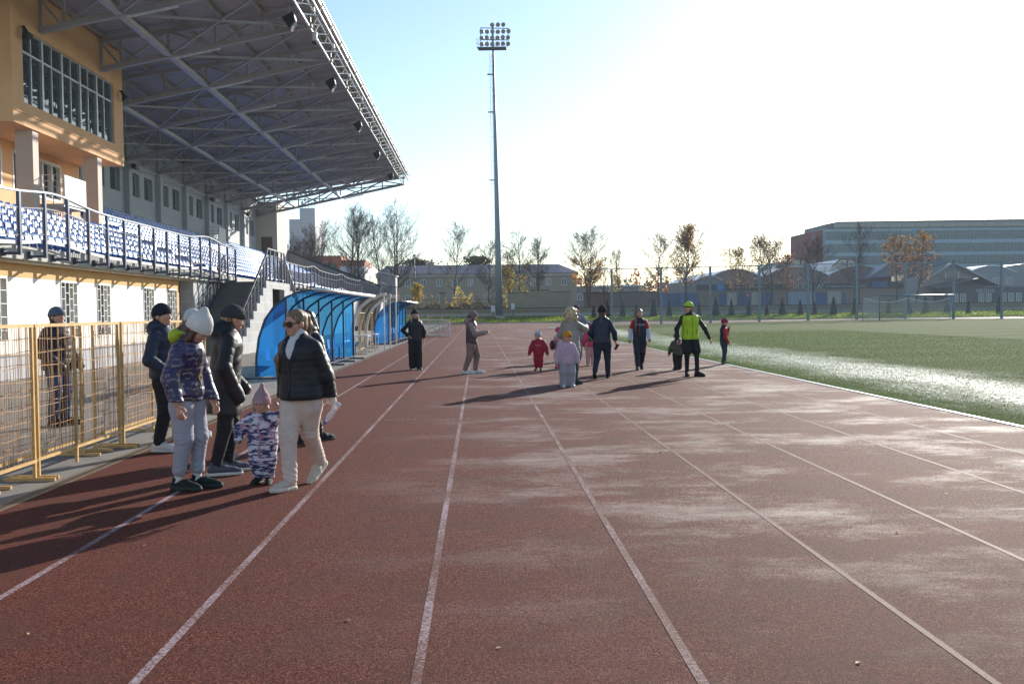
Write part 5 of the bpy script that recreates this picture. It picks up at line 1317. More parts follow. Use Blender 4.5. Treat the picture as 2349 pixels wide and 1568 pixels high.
    def folds(s, seed=7):
        kn, an = s.kn, s.ank
        def f(V):
            o = .005*wob(V*np.array([1,1,1.3]), 17/s.k, seed)
            for j in (0,1):
                for c, wd, am, fr in ((kn[j], .12, .006, 62), (an[j]+np.array([0,0,.10])*s.k, .13, .0065, 58), (s.hj[j], .13, .006, 46)):
                    d = np.linalg.norm(V-c, axis=1); g = np.exp(-(d/(wd*s.k))**2)
                    ph = (V[:,2]-c[2])*fr/s.k+2.2*np.sin(np.arctan2(V[:,1]-c[1], V[:,0]-c[0])+j*2.1+fr)+3.0*wob(V, 19/s.k, seed+2); o = o+am*g*(np.abs(np.sin(ph))**.7*1.6-.9)
            return o*s.k
        return f
    def shoes(s, m, sm, size=1., h=.0065, chunky=0., lace=None):
        for j in (0,1):
            b, R = s.ft[j]; k = s.k*size; P = lambda x, y, z: b+R@(np.array([x,y,z])*k)
            fl = (.8, R@np.array([0,0,1])); S = SDF()
            S.cone(P(0,-.15,.048), P(0,-.04,.054), .036*k, .041*k, .02).cone(P(0,-.04,.056), P(0,.05,.038), .042*k, .036*k, .02, None).cone(P(.0,.05,.034), P(.004,.095,.030), .038*k, .030*k, .02)
            S.cone(P(0,-.125,.06), P(0,-.122,.100), .040*k, .043*k, .02); S.cut(P(0,0,.022), R@np.array([0,0,-1]))
            o = s.add('shoe', S, m, h); S = SDF()
            S.cone(P(0,-.147,.02), P(0,-.03,.02), .045*k, .044*k, .01).cone(P(0,-.03,.02), P(0,.055,.02), .046*k, .044*k, .01).cone(P(0,.055,.02), P(.004,.098,.022), .044*k, .033*k, .01); S.cut(P(0,0,.026+chunky), R@np.array([0,0,1])); S.cut(P(0,0,.0), R@np.array([0,0,-1]))
            s.add('sole', S, sm, h, parent=o)
            if lace:
                mb = MB()
                for t in range(4): y = -.055+.024*t; z = .094-.010*t; mb.path([P(-.026,y,z-.012), P(0,y+.004,z+.004), P(.026,y,z-.012)], .0045*k, 5)
                mb.build('laces', lace, o, True)
    def hat(s, m, kind='beanie', brim=.035, tall=0., low=.0, h=.006, ribs=46, m2=None, big=1.03):
        q = s.hs*big; S = SDF(); c = s.hp(0,-.008,.035+low); up = s.HR@np.array([0,-.18,1]); up /= np.linalg.norm(up)
        S.ell(c, np.array((.088,.106,.100+tall))*q, .02, s.HR)
        if kind == 'point': S.cone(s.hp(0,-.03,.10), s.hp(0,-.045,.185), .065*q, .018*q, .04*q).ell(s.hp(0,-.045,.195), np.array((.02,.02,.02))*q, .012*q)
        if kind == 'tall': S.cone(s.hp(0,-.03,.08), s.hp(0,-.055,.17), .072*q, .03*q, .05*q)
        if kind == 'ears':
            for x in (-1,1): S.cone(s.hp(x*.05,-.01,.11), s.hp(x*.075,-.01,.15), .03*q, .012*q, .02*q)
        S.cut(s.hp(0,0,.012+low), -up)
        axx = s.HR@np.array([1,0,0]); ayy = s.HR@np.array([0,1,0])
        rib = lambda V: .0022*q*np.sin(ribs*np.arctan2((V-c)@axx, (V-c)@ayy))+.002*q*wob(V, 40/q, 4)
        o = s.add('hat', S, m, h, rib)
        if brim:
            S = SDF(); S.ell(c, np.array((.095,.113,.108))*q, .02, s.HR); S.cut(s.hp(0,0,.008+low), -up); S.cut(s.hp(0,0,.008+low)+up*brim*1.5*q, up)
            s.add('brim', S, m2 or m, h, rib, parent=o)
        return o
    def pom(s, m, r=.045, p=(0,-.03,.17)):
        S = SDF(); R_ = np.random.default_rng(2)
        for _ in range(26): d = R_.normal(size=3); d /= np.linalg.norm(d); S.ell(s.hp(*p)+d*r*.55*s.hs, np.full(3, r*.5*s.hs), .01)
        s.add('pompom', S, m, .007)
    def hair(s, m, kind, h=.006, top=True, seed=1):
        q = s.hs; S = SDF(); R_ = random.Random(seed)
        if top:
            S.ell(s.hp(0,-.018,.032), np.array((.082,.096,.092))*q, .02, s.HR).ell(s.hp(0,-.05,-.03), np.array((.07,.055,.07))*q, .03, s.HR)
            S.ell(s.hp(0,.085,-.03), np.array((.075,.075,.085))*q, .02, s.HR, -1)
        ch = lambda pts, rs, kk=.02: [S.cone(s.hp(*a), s.hp(*b), ra*q, rb*q, kk) for a, b, ra, rb in zip(pts[:-1], pts[1:], rs[:-1], rs[1:])]
        if 'pony' in kind: ch([(0,-.075,.055),(0,-.115,.045),(.0,-.135,-.04),(.02,-.13,-.20)], [.03,.034,.036,.012])
        if 'lowtail' in kind: ch([(0,-.08,-.06),(0,-.115,-.12),(0,-.125,-.22),(0,-.12,-.36)], [.024,.026,.024,.010])
        if 'long' in kind:
            for x in (-1,1): ch([(x*.065,.02,.0),(x*.083,.01,-.10),(x*.085,.055,-.20),(x*.07,.085,-.33)], [.020,.028,.028,.012])
            ch([(0,-.08,-.02),(0,-.09,-.12),(0,-.10,-.22)], [.06,.07,.05])
        if 'front' in kind: ch([(.066,.0,.0),(.078,.012,-.08),(.060,.06,-.17),(.045,.085,-.27)], [.018,.024,.030,.016]); ch([(-.066,.0,.0),(-.078,.02,-.08),(-.06,.06,-.18)], [.018,.024,.016]); ch([(0,-.07,.0),(0,-.08,-.10)], [.06,.05])
        if 'side' in kind: ch([(.065,-.03,-.03),(.10,.06,-.17),(.12,.135,-.30),(.13,.14,-.46)], [.014,.026,.026,.010])
        if 'curly' in kind:
            for _ in range(150):
                th = R_.uniform(0, 6.28); ph = R_.uniform(-.95, 1); z = ph*.13-.03; rr = .125*math.sqrt(max(.05, 1-(ph*.8)**2))*(1.15 if ph < 0 else 1)
                x, y = rr*math.cos(th), rr*math.sin(th)-.025
                if y > .05 and z < .05: continue
                S.ell(s.hp(x,y,z), np.full(3, R_.uniform(.016,.03)*q), .006)
            S.ell(s.hp(0,-.03,.0), np.array((.115,.11,.125))*q, .03, s.HR)
        if 'wisps' in kind:
            for x in (-1,1): ch([(x*.07,.03,.01),(x*.075,.045,-.05),(x*.06,.045,-.10)], [.012,.016,.010])
        s.add('hair', S, m, h, lambda V: (.014 if 'curly' in kind else 0)*q*wob(V, 75/q, 8)+.004*q*wob(V*np.array([1,1,.25]), 130/q, 5)+.003*q*wob(V, 60/q, 6))
    def band(s, name, m, z0, z1, r, f=.72, h=.006):
        S = SDF(); S.cone(s.tp(0,0,z0-.05), s.tp(0,0,z1+.05), r*s.ws, None, .02, s.fl(f)); u = s.TR@np.array([0,0,1]); S.cut(s.tp(0,0,z0), -u); S.cut(s.tp(0,0,z1), u); return s.add(name, S, m, h)
    def fy(s, part, x, z, dx=.03, back=False, dz=.03):
        V = s.parts[part][0]; m = (np.abs(V[:,0]-x) < dx) & (np.abs(V[:,2]-z) < dz); q = V[m]
        return (q[:,1].min() if back else q[:,1].max()) if len(q) else 0.
    def line(s, name, m, part, pts, r=.006, off=.002):
        mb = MB(); mb.path([(x, s.fy(part, x, z)+off, z) for x, z in pts], r, 6); return mb.build(name, m, s.root, True)
    def scarf(s, m, r=.075, hgt=.07):
        S = SDF(); S.cone(s.tp(0,0,1.40), s.neck+s.HR@np.array([0,.02,hgt])*s.hs, r*s.k*1.1, r*s.k, .02); s.add('snood', S, m, .007, s.wrink(.004, 40))
def thing_at(name, m, mb, loc, rz, label, cat): o = mb.build(name, m); o.location = loc; o.rotation_euler = rz; return tag(o, label, cat)
# materials for clothes
blk = cloth('black_nylon', (.013,.013,.017), .50, .35, 45, spec=.38); navyn = cloth('navy_nylon', (.018,.026,.048), .52, .35, 45, spec=.38)
blkm = cloth('black_matte', (.016,.016,.019), .8); blkt = cloth('black_tights', (.010,.011,.014), .55); wht = cloth('white_knit', (.72,.66,.60), .9, .4, 220)
gry = cloth('grey_marl', (.38,.37,.42), .9, .3, 240, var=.12, vs=60); crmt = cloth('cream_fleece', (.66,.52,.44), .9, .2, 180)
rub_b = mat('rubber_black', (.015,.02,.018), .7); rub_w = mat('rubber_white', (.66,.64,.61), .6); lea_w = mat('white_leather', (.66,.63,.60), .5, bump=.1); lea_g = cloth('green_suede', (.010,.020,.017), .8); suede = cloth('grey_suede', (.075,.085,.11), .8)
beige = mat('beige_sneaker', (.52,.42,.32), .7, bump=.15); hair_br = hair_mat('brown_hair', (.030,.014,.008), (.13,.055,.022)); hair_dk = hair_mat('dark_hair', (.010,.007,.006), (.04,.022,.015)); hair_bl = hair_mat('blonde_hair', (.26,.17,.09), (.55,.42,.26)); hair_lb = hair_mat('light_brown_hair', (.10,.055,.03), (.34,.20,.10))
def motif(name, base, gold):
    a = N(name); co = a.coord('Object'); sp = a.n('ShaderNodeSeparateXYZ'); a.l(co, sp.inputs[0])
    u = a.math('ADD', sp.outputs[0], sp.outputs[1]); v = sp.outputs[2]; c = .046
    row = a.math('FLOOR', a.math('DIVIDE', v, c)); us = a.math('ADD', a.math('DIVIDE', u, c*1.15), a.math('MULTIPLY', a.math('MODULO', row, 2.), .5))
    fu = a.math('SUBTRACT', a.math('FRACT', us), .5); fv = a.math('SUBTRACT', a.math('FRACT', a.math('DIVIDE', v, c)), .5)
    z = a.math('ABSOLUTE', a.math('SUBTRACT', fv, a.math('MULTIPLY', a.math('SINE', a.math('MULTIPLY', fu, 11.)), .24)))
    m = a.math('MULTIPLY', a.math('LESS_THAN', z, .12), a.math('LESS_THAN', a.math('ABSOLUTE', fu), .34))
    r2 = a.math('ADD', a.math('MULTIPLY', fu, fu), a.math('MULTIPLY', fv, fv)); ring = a.math('MULTIPLY', a.math('LESS_THAN', r2, .03), a.math('GREATER_THAN', r2, .012))
    alt = a.math('GREATER_THAN', a.math('FRACT', a.math('MULTIPLY', a.math('FLOOR', us), .5)), .25)
    k = a.math('ADD', a.math('MULTIPLY', m, a.math('SUBTRACT', 1., alt)), a.math('MULTIPLY', ring, alt))
    return a.done(a.bsdf(a.mix(k, base, gold), .35, 0, .55, a.bump(a.noise(60, 3, .6, co), .15, .01)))
def snowsuit():
    a = N('printed_snowsuit'); co = a.coord('Object', (1.6, 1.6, 5.5)); f = a.noise(2.6, 4, .6, co); f2 = a.noise(7, 4, .7, a.coord('Object', (1,1,2)))
    c = a.ramp(f, [(.36, (.66,.64,.72)), (.41, (.64,.60,.70)), (.43, (.02,.035,.11)), (.49, (.025,.05,.13)), (.52, (.40,.26,.42)), (.56, (.68,.66,.72)), (.61, (.64,.62,.70)), (.63, (.03,.07,.13)), (.70, (.20,.28,.36))], 'LINEAR')
    c = a.mix(a.ramp(f2, [(.62, 0.), (.66, .75)]), c, (.55,.54,.60))
    vo = a.n('ShaderNodeTexVoronoi'); vo.inputs['Scale'].default_value = 6.5; a.l(a.coord(), vo.inputs['Vector']); c = a.mix(a.ramp(vo.outputs['Distance'], [(.14, .8), (.2, 0.)]), c, (.50,.22,.24))
    return a.done(a.bsdf(c, .7, 0, .3, a.bump(a.noise(70, 3, .6, a.coord()), .2, .01)))
def camo(name, cs, sc=9):
    a = N(name); f = a.noise(sc, 2, .5, a.coord()); n = len(cs); return a.done(a.bsdf(a.ramp(f, [(.34+.32*i/n, c) for i, c in enumerate(cs)], 'CONSTANT'), .8))
def socks(p, m, j=(0,1), r=.045):
    for q in j:
        u = p.kn[q]-p.ank[q]; u /= np.linalg.norm(u); S = SDF().cone(p.ank[q]-u*.02*p.k, p.ank[q]+u*.09*p.k, r*p.k, (r-.004)*p.k, .01); p.add('sock', S, m, .007)
# --- woman in the white bobble-less hat looking down
p = Person(-2.74, 9.02, -104, 1.665, 'woman in white ribbed hat and purple patterned jacket looking down, grey joggers', female=True, lean=5,
    feet=[(-.09,.07,0,0,6),(.085,-.03,0,0,-4)], hands=[(-.20,.16,.84),(.255,.06,.83)], elbows=[(-.5,-.6,0),(.6,-1,0)], head=(0,34,0), curl=(.5,.7), wf=.98)
p.body(); p.face(brow=(.03,.02,.015))
p.trousers(gry, .114, .088, .062, .115, cuff=True); socks(p, wht)
jk = motif('purple_monogram', (.030,.020,.085), (.30,.24,.17))
p.top('jacket', jk, disp=p.puff(.095, .010, .007, seed=3), hem=.865, rh=.192, waist=.146, chest=.182, arm=.082, fore=.066, cuff=.10, collar=.06, f=.80, shl=.072)
p.band('belt', jk, 1.055, 1.095, .168, .82); mb = MB(); yb = p.fy('belt', .0, p.tp(0,0,1.07)[2]); 
for t in range(12):
    a0, a1 = t*math.pi/6, (t+1)*math.pi/6; zz = p.tp(0,0,1.07)[2]; mb.beam((.028*math.cos(a0), yb+.006, zz+.028*math.sin(a0)), (.028*math.cos(a1), yb+.006, zz+.028*math.sin(a1)), .009)
mb.build('buckle', mat('gold_buckle', (.55,.40,.18), .3, .8), p.root)
p.line('zip', mat('brass_zip', (.40,.32,.18), .4, .6), 'jacket', [(.0, p.tp(0,0,z)[2]) for z in (.90,.96,1.02,1.12,1.18,1.24,1.30,1.36)], .006)
p.hair(hair_br, 'long front'); p.hat(wht, 'tall', brim=.055, tall=.03, low=-.012, ribs=30, big=1.07); p.shoes(lea_g, rub_b, 1.06, chunky=.016, lace=cloth('green_lace', (.03,.05,.045)))
S = SDF().ell(p.tp(.0,-.115,1.455), np.array((.125,.075,.075)), .04).ell(p.tp(0,-.06,1.49), np.array((.11,.07,.03)), .03); p.add('hood', S, cloth('yellow_green', (.46,.54,.03), .5), .0075, p.wrink(.006, 30))
x, z = .165, .93; ph = MB(); zz = p.tp(0,0,.96)[2]; ph.box(-.037,.037,-.006,.006,-.05,.06)
thing = ph.build('phone', mat('white_phone', (.70,.69,.68), .3)); wl = p.root.matrix_basis @ Vector((.176, .07, zz)); R_ = p.root.rotation_euler.z
thing.location = Vector(p.root.location)+Matrix.Rotation(R_, 3, 'Z')@Vector((.197, .055, zz)); thing.rotation_euler = (0, .35, R_-1.25)
tag(thing, 'white phone with three black lenses poking from the purple jacket pocket', 'phone')
for dx, dz in ((-.014,.04),(.014,.04),(0,.016)): MB().tube((dx,-.011,dz), (dx,-.005,dz), .010, None, 10).build('lens', mat('lens_black', (.01,.01,.012), .15), thing)
# --- man in long black coat
p = Person(-2.60, 9.86, -66, 1.74, 'man in dark grey beanie and long black quilted coat seen from behind', lean=4, wf=.95,
    feet=[(-.10,.05,0,0,4),(.10,-.10,0,0,-6)], hands=[(-.20,.17,.90),(.215,.06,.86)], elbows=[(-.6,-.7,0),(.7,-.9,0)], head=(8,14,0))
p.body(); p.face()
p.trousers(blkm, .100, .074, .060, .05)
p.top('coat', blk, disp=p.puff(.080, .0075, .006, slant=.55, seed=5), hem=.615, rh=.225, waist=.185, chest=.20, arm=.078, fore=.062, cuff=.42, collar=.075, f=.80, shl=.078, hood=1.0)
p.hair(hair_lb, ''); p.hat(cloth('grey_knit', (.05,.048,.052), .9, .4, 200), 'beanie', brim=.03, low=-.008, ribs=60); p.shoes(suede, rub_w, 1.08, chunky=.004, lace=cloth('grey_lace', (.20,.20,.22)))
# --- man in navy beanie
p = Person(-3.78, 11.62, -98, 1.76, 'man in navy beanie and navy puffer jacket standing at the yellow fence in white sneakers', lean=-2, wf=.95,
    feet=[(-.09,.14,0,0,8),(.10,-.02,0,0,-4)], hands=[(-.20,.16,.93),(.215,.15,.92)], elbows=[(-.5,-.8,0),(.6,-1,0)], head=(-12,0,0))
p.body(); p.face(smile=True)
p.trousers(blkm, .104, .084, .066, .035)
p.top('jacket', navyn, disp=p.puff(.080, .007, .006, seed=7), hem=.855, rh=.19, waist=.178, chest=.20, arm=.076, fore=.062, cuff=.5, f=.80, shl=.075, hood=.95)
p.hat(cloth('navy_knit', (.018,.018,.030), .9, .4, 200), 'beanie', brim=.0, tall=.012, low=-.012); p.hair(hair_dk, ''); p.shoes(lea_w, rub_w, 1.12, lace=wht)
# --- person in yellow-green hood, mostly hidden
p = Person(-3.82, 12.9, -75, 1.68, 'person in pale grey hat and light jacket half hidden behind the white ribbed hat', female=True, res=1.4, head=(-10,0,0))
p.body(); p.trousers(blkm); yg = cloth('pale_jacket', (.40,.36,.33), .6)
p.top('jacket', yg, hood=1.05, arm=.07, fore=.06); p.hat(cloth('pale_knit', (.58,.55,.52), .9, .4, 200), 'beanie', brim=.03, tall=.015); p.hair(hair_lb, 'long', top=False); p.shoes(lea_w, rub_w)
# --- toddler in printed snowsuit
p = Person(-2.09, 9.26, 176, .875, 'toddler in pink pointed hat and navy printed snowsuit holding a hand', hs=1.70, wf=1.28, res=.8,
    feet=[(-.10,.0,0,0,10),(.10,.02,0,0,-10)], hands=[(-1.90,9.19,.74,1),(.42,.14,.92)], elbows=[(-.9,-.4,-.2),(.9,-.6,-.2)], head=(0,4,0), curl=(.8,.4))
p.body(nose=.93); p.face(brow=(.22,.13,.08), lips=(.48,.22,.20)); p.hair(hair_bl, 'wisps')
S = SDF(); w, k = p.ws, p.k; fl = p.fl(.82); p.top_prims(S, hem=.86, rh=.185, waist=.185, chest=.185, arm=.092, fore=.072, f=.85, shl=.08, collar=.03); S.cuts = []
for j in (0,1):
    a0 = p.ank[j]; S.cone(p.hj[j], p.kn[j], .120*w, .108*w, .035).cone(p.kn[j], a0+np.array([0,0,.02]), .108*w, .082*w, .03)
S.cut((0,0,.055*k+.02), (0,0,-1)); p.add('snowsuit', S, snowsuit(), .0075, lambda V: p.wrink(.009, 20, 5)(V))
pk = cloth('pink_knit', (.52,.31,.32), .9, .4, 220); p.hat(pk, 'point', brim=.045, low=-.02, ribs=34)
p.line('zip', cloth('pink_zip', (.55,.26,.36), .6), 'snowsuit', [(.012*math.sin(i), z) for i, z in enumerate(lin(.26, .60, 9))], .008, .001)
p.shoes(blkm, rub_b, 1.3)
# --- woman in sunglasses, walking
p = Person(-1.66, 8.98, 153, 1.685, 'woman in sunglasses, black puffer and cream trousers walking with a toddler', female=True, wf=1.05, lean=3,
    feet=[(.09,-.42,.05,34,0),(.05,.16,0,-3,-4)], hands=[(-1.385,9.02,.80,1),(-1.86,9.13,.83,1)], elbows=[(-.6,-.9,0),(.6,-.9,0)], head=(-14,2,0), curl=(1.0,.9))
p.body(); p.face(lips=(.46,.16,.15), glasses=True, smile=True)
p.trousers(crmt, .108, .077, .062, .02)
p.top('jacket', blk, disp=p.puff(.058, .0055, .004, seed=9), hem=.862, rh=.196, waist=.178, chest=.192, arm=.076, fore=.060, f=.85, shl=.066, collar=.02, vee=1.24)
p.scarf(cloth('white_rollneck', (.66,.63,.62), .8), .072, .055)
p.top('rollneck', cloth('white_rollneck', (.66,.63,.62), .8), sleeves=False, hem=1.20, rh=.135, waist=.14, chest=.172, f=.86, shl=.045, collar=.03)
p.line('zip', mat('dark_zip', (.05,.05,.055), .3, .6), 'jacket', [(0, p.tp(0,0,z)[2]) for z in (.88,.95,1.02,1.09,1.16,1.23)], .005)
for j in (0,1):
    d = (p.wr[j]-p.el[j]); d /= np.linalg.norm(d); S = SDF().cone(p.wr[j]-d*.05, p.wr[j]+d*.004, .045*p.k, None, .01); p.add('cuff', S, crmt, .007)
p.hair(hair_lb, 'pony side'); p.shoes(beige, mat('cream_sole', (.60,.52,.42), .6), 1.05, chunky=.012, lace=crmt)
hw = np.array(p.root.location)+rotm('Z', p.rz)@(p.wr[0]); bt = empty('water_bottle', tuple(hw+np.array([.015,-.045,-.10])), 0, 'clear plastic water bottle with blue cap held by the woman in sunglasses', 'bottle'); bt.rotation_euler = (0, rad(-145), 0)
a = N('clear_plastic'); tr = a.n('ShaderNodeBsdfTransparent'); mx = a.n('ShaderNodeMixShader'); mx.inputs[0].default_value = .35; a.l(tr.outputs[0], mx.inputs[1]); a.l(a.bsdf((.75,.80,.85), .08, 0, .8), mx.inputs[2]); CLR = a.done(mx.outputs[0])
MB().path([(0,0,-.10),(0,0,-.09),(0,0,-.02),(0,0,.0),(0,0,.06),(0,0,.10),(0,0,.115)], [.026,.031,.031,.028,.031,.014,.013], 14).build('bottle_body', CLR, bt, True)
MB().tube((0,0,.115), (0,0,.135), .015, None, 12).build('cap', mat('blue_cap', (.01,.06,.42), .4), bt, True)
# --- dark haired woman behind
p = Person(-2.12, 12.05, -40, 1.68, 'dark haired woman in black hooded coat walking behind the woman in sunglasses', female=True, res=1.2,
    feet=[(-.08,.22,0,0,0),(.10,-.2,.0,8,0)], hands=[(-.26,.05,.83),(.27,.10,.84)], head=(30,0,0))
p.body(); p.face(); p.trousers(blkt, .100, .072, .060, .03); p.top('coat', blk, hood=1.12, hem=.80, rh=.19, arm=.078, fore=.064, chest=.195, waist=.18, disp=p.puff(.09,.007,.006))
p.hair(hair_dk, 'long'); p.shoes(blkm, rub_b, 1.1)
# --- man behind the fence
p = Person(-6.34, 14.62, -104, 1.76, 'man in grey blue knit cap and black puffer standing behind the yellow fence', res=1.25, wf=1.10,
    feet=[(-.09,.06,0,0,8),(.10,.0,0,0,-6)], hands=[(-.22,.16,.93),(.24,.14,.92)], elbows=[(-.6,-.8,0),(.7,-1,0)], head=(-6,0,0))
jean = cloth('blue_jeans', (.045,.075,.14), .85, .2, 160, .35, 4)
p.body(); p.face(); p.trousers(jean, .100, .076, .064, .03); p.top('jacket', blk, disp=p.puff(.09,.010,.005,seed=11), hem=.80, rh=.195, waist=.195, chest=.205, arm=.082, fore=.066, cuff=.5, f=.85, shl=.078)
p.hat(cloth('blue_grey_knit', (.10,.12,.16), .9, .4, 180), 'beanie', brim=.032, low=.0); p.hair(hair_dk, ''); p.shoes(blkm, rub_b, 1.1)
# --- middle distance group
FR = 1.7
p = Person(-1.83, 27.45, 182, 1.70, 'woman in black beanie, black padded vest and wide black trousers facing the camera', female=True, res=FR, feet=[(-.11,.04,0,0,18),(.09,-.04,0,0,-10)], hands=[(-.25,.02,.84),(.20,.12,.98)], elbows=[(-.6,-.7,0),(.9,-.5,0)], head=(4,0,0))
p.body(); p.face(); p.trousers(blkm, .105, .098, .100, .02); p.top('sweater', blkm, arm=.060, fore=.05, hem=.9); p.top('vest', blk, sleeves=False, hem=.84, rh=.188, waist=.178, chest=.195, disp=p.puff(.1,.007,.004), hood=.9, shl=.085)
p.hair(hair_bl, 'long'); p.hat(cloth('black_knit', (.02,.02,.022), .9), 'beanie', brim=.035); p.shoes(blkm, rub_w, 1.05)
p = Person(-.20, 25.3, -96, 1.66, 'woman in mauve hat and brown vest looking at her phone, tan trousers', female=True, wf=1.08, res=FR, lean=0, feet=[(-.09,.10,0,0,6),(.09,-.16,0,0,-4)], hands=[(-.08,.34,1.13),(.09,.35,1.11)], elbows=[(-.5,-.9,-.3),(.5,-.9,-.3)], head=(0,12,0))
mv = cloth('mauve_knit', (.25,.17,.165), .9, .35, 200); tanp = cloth('tan_sweat', (.27,.175,.145), .9)
p.body(); p.face(); p.trousers(tanp, .110, .082, .062, .06, cuff=True); p.top('hoodie', cloth('dusty_pink', (.33,.22,.205), .9), arm=.072, fore=.056, hem=.9, hood=.95); p.top('vest', cloth('brown_vest', (.085,.055,.052), .5), sleeves=False, hem=.82, rh=.188, waist=.185, chest=.192, shl=.062, disp=p.puff(.13,.007,.004))
p.hair(hair_br, 'long'); p.hat(mv, 'beanie', brim=.04); socks(p, blkm); p.shoes(lea_w, rub_w, 1.1)
f_ = thing_at('phone', mat('dark_phone', (.03,.03,.035), .3), MB().box(-.036,.036,-.005,.005,-.07,.07), Vector(p.root.location)+Matrix.Rotation(p.rz,3,'Z')@Vector((0,.43,p.wr[1][2]+.05)), (rad(-50),0,p.rz), 'dark phone held up by the woman in the mauve hat', 'phone')
redm = cloth('crimson_suit', (.38,.012,.035), .6)
p = Person(1.62, 26.25, 168, 1.06, 'small child in crimson snowsuit and pale grey hat', hs=1.5, wf=1.25, res=1.5, head=(-22,0,0), hands=[(-.40,.05,.80),(.40,.05,.80)])
p.body(); p.face(); S = SDF(); p.top_prims(S, hem=.88, rh=.165, waist=.165, chest=.172, arm=.085, fore=.075, f=.85, shl=.08, collar=.05); S.cuts = []
for j in (0,1): S.cone(p.hj[j], p.kn[j], .10*p.ws, .085*p.ws, .03).cone(p.kn[j], p.ank[j], .085*p.ws, .072*p.ws, .03)
S.cut((0,0,.08), (0,0,-1)); S.ell(p.tp(0,-.10,1.43), np.array((.12,.08,.09))*p.ws, .04); p.add('snowsuit', S, redm, .0075, p.wrink(.010, 22, 3))
p.hat(cloth('ice_knit', (.46,.50,.53), .9), 'ears', brim=.03); p.line('logo_print', mat('pink_print', (.70,.45,.45), .6), 'snowsuit', [(x, p.tp(0,0,1.20)[2]) for x in (-.08,-.03,.03,.08)], .006); p.shoes(cloth('brown_boot', (.12,.09,.05)), rub_b, 1.25)
pkj = cloth('pale_pink_jacket', (.60,.40,.42), .7); hot = cloth('hot_pink', (.62,.03,.16), .7)
p = Person(2.20, 26.5, -70, 1.18, 'child in pink with a maroon backpack half hidden behind the curly haired woman', hs=1.35, wf=1.2, res=FR, feet=[(-.1,.1,0,0,0),(.1,-.12,0,0,0)])
p.body(); p.trousers(hot, .11, .085, .07, .03); p.top('jacket', pkj, hem=.82, arm=.085, fore=.07, chest=.185); p.hat(hot, 'beanie'); p.shoes(blkm, rub_w, 1.1)
bp_ = empty('backpack', tuple(Vector(p.root.location)+Matrix.Rotation(p.rz,3,'Z')@Vector((0,-.20,.66))), p.rz, 'maroon backpack with a pink strap on the half hidden child', 'backpack')
V, F = SDF().ell((0,.0,.02), (.11,.06,.14), .02).mesh(.012); np_mesh('bag', V, F, cloth('maroon_bag', (.07,.02,.035), .7), bp_, smooth=True); MB().path([(.09,.05,.14),(.10,.16,.17),(.10,.2,.02),(.09,.06,-.12)], .014, 6).build('strap', hot, bp_, True)
p = Person(2.02, 21.1, -38, 1.70, 'woman with blonde curly hair in pale beige jacket and green trousers, seen from behind', female=True, wf=1.04, res=FR*.85, feet=[(-.09,.06,0,0,6),(.12,-.04,0,0,-14)], hands=[(-.18,.24,1.0),(.10,.46,1.26)], elbows=[(-.6,-.8,0),(.7,-.4,-.6)], head=(-14,6,0))
grn = cloth('green_trousers', (.012,.06,.045), .8); sage = cloth('pale_beige_jacket', (.27,.26,.22), .6)
p.body(); p.face(); p.trousers(grn, .105, .080, .066, .03); p.top('jacket', sage, hem=.72, rh=.200, waist=.18, chest=.18, arm=.074, fore=.064, f=.82, hood=.55, shl=.062, disp=p.wrink(.007, 18, 4)); p.scarf(cloth('dark_green_scarf', (.01,.04,.03), .9), .115, .03)
p.hair(hair_mat('golden_curls', (.30,.19,.08), (.74,.58,.34)), 'curly', h=.009); p.shoes(cloth('dark_sneaker', (.02,.03,.04)), rub_b, 1.05); wj = p.wr[1]
f_ = thing_at('phone', mat('dark_phone', (.03,.03,.035), .3), MB().box(-.036,.036,-.005,.005,-.075,.075), Vector(p.root.location)+Matrix.Rotation(p.rz,3,'Z')@Vector((wj[0]+.02,wj[1]+.09,wj[2]+.04)), (rad(-60),0,p.rz), 'dark phone held out by the woman with blonde curly hair', 'phone')
mb = MB(); rg = random.Random(4)
for _ in range(30): d = Vector((rg.gauss(0,1),rg.gauss(0,1),rg.gauss(0,1))).normalized()*.03; mb.ball(d, .02, 6, 4)
f_ = thing_at('pompom', cloth('green_wool', (.02,.09,.05), .95), mb, (2.46, 21.3, .98), (0,0,0), 'dark green pompom hat held beside the beige jacket', 'hat'); 
prt = camo('pink_print', [(.52,.30,.36),(.58,.38,.42),(.46,.34,.44),(.60,.44,.46)], 22)
p = Person(1.86, 20.36, 190, 1.17, 'girl in orange yellow hat and pale pink jacket with grey trousers', hs=1.36, wf=1.2, res=1.3, female=True, head=(20,4,0), hands=[(-.34,.06,.80),(.33,.03,.82)], feet=[(-.13,.0,0,0,14),(.11,.02,0,0,-14)])
p.body(); p.face(); p.trousers(cloth('grey_lilac', (.36,.33,.36), .8), .125, .115, .105, .0); p.top('jacket', prt, hem=.76, rh=.195, waist=.185, chest=.18, arm=.088, fore=.070, f=.85, shl=.075, disp=p.wrink(.010, 22, 8))
ory = cloth('orange_yellow_knit', (.62,.24,.015), .9); p.hat(ory, 'beanie', brim=.0, tall=.03, low=-.012); p.scarf(ory, .085, .05); p.shoes(lea_w, rub_w, 1.15)
mb = MB(); z = p.hp(.01,.104,.035); mb.box(z[0]-.02, z[0]+.02, z[1]-.004, z[1]+.004, z[2]-.014, z[2]+.014); mb.build('patch', mat('dark_patch', (.02,.02,.02), .6), p.root)
gsu = cloth('grey_tracksuit', (.25,.25,.27), .85)
p = Person(3.22, 31.5, 170, 1.80, 'man in grey tracksuit and dark beanie farther back between the women', res=FR, head=(-15,0,0), feet=[(-.1,.0,0,0,10),(.16,.05,0,0,-25)], hands=[(-.16,.24,1.05),(.16,.24,1.05)], elbows=[(-.9,-.5,0),(.9,-.5,0)])
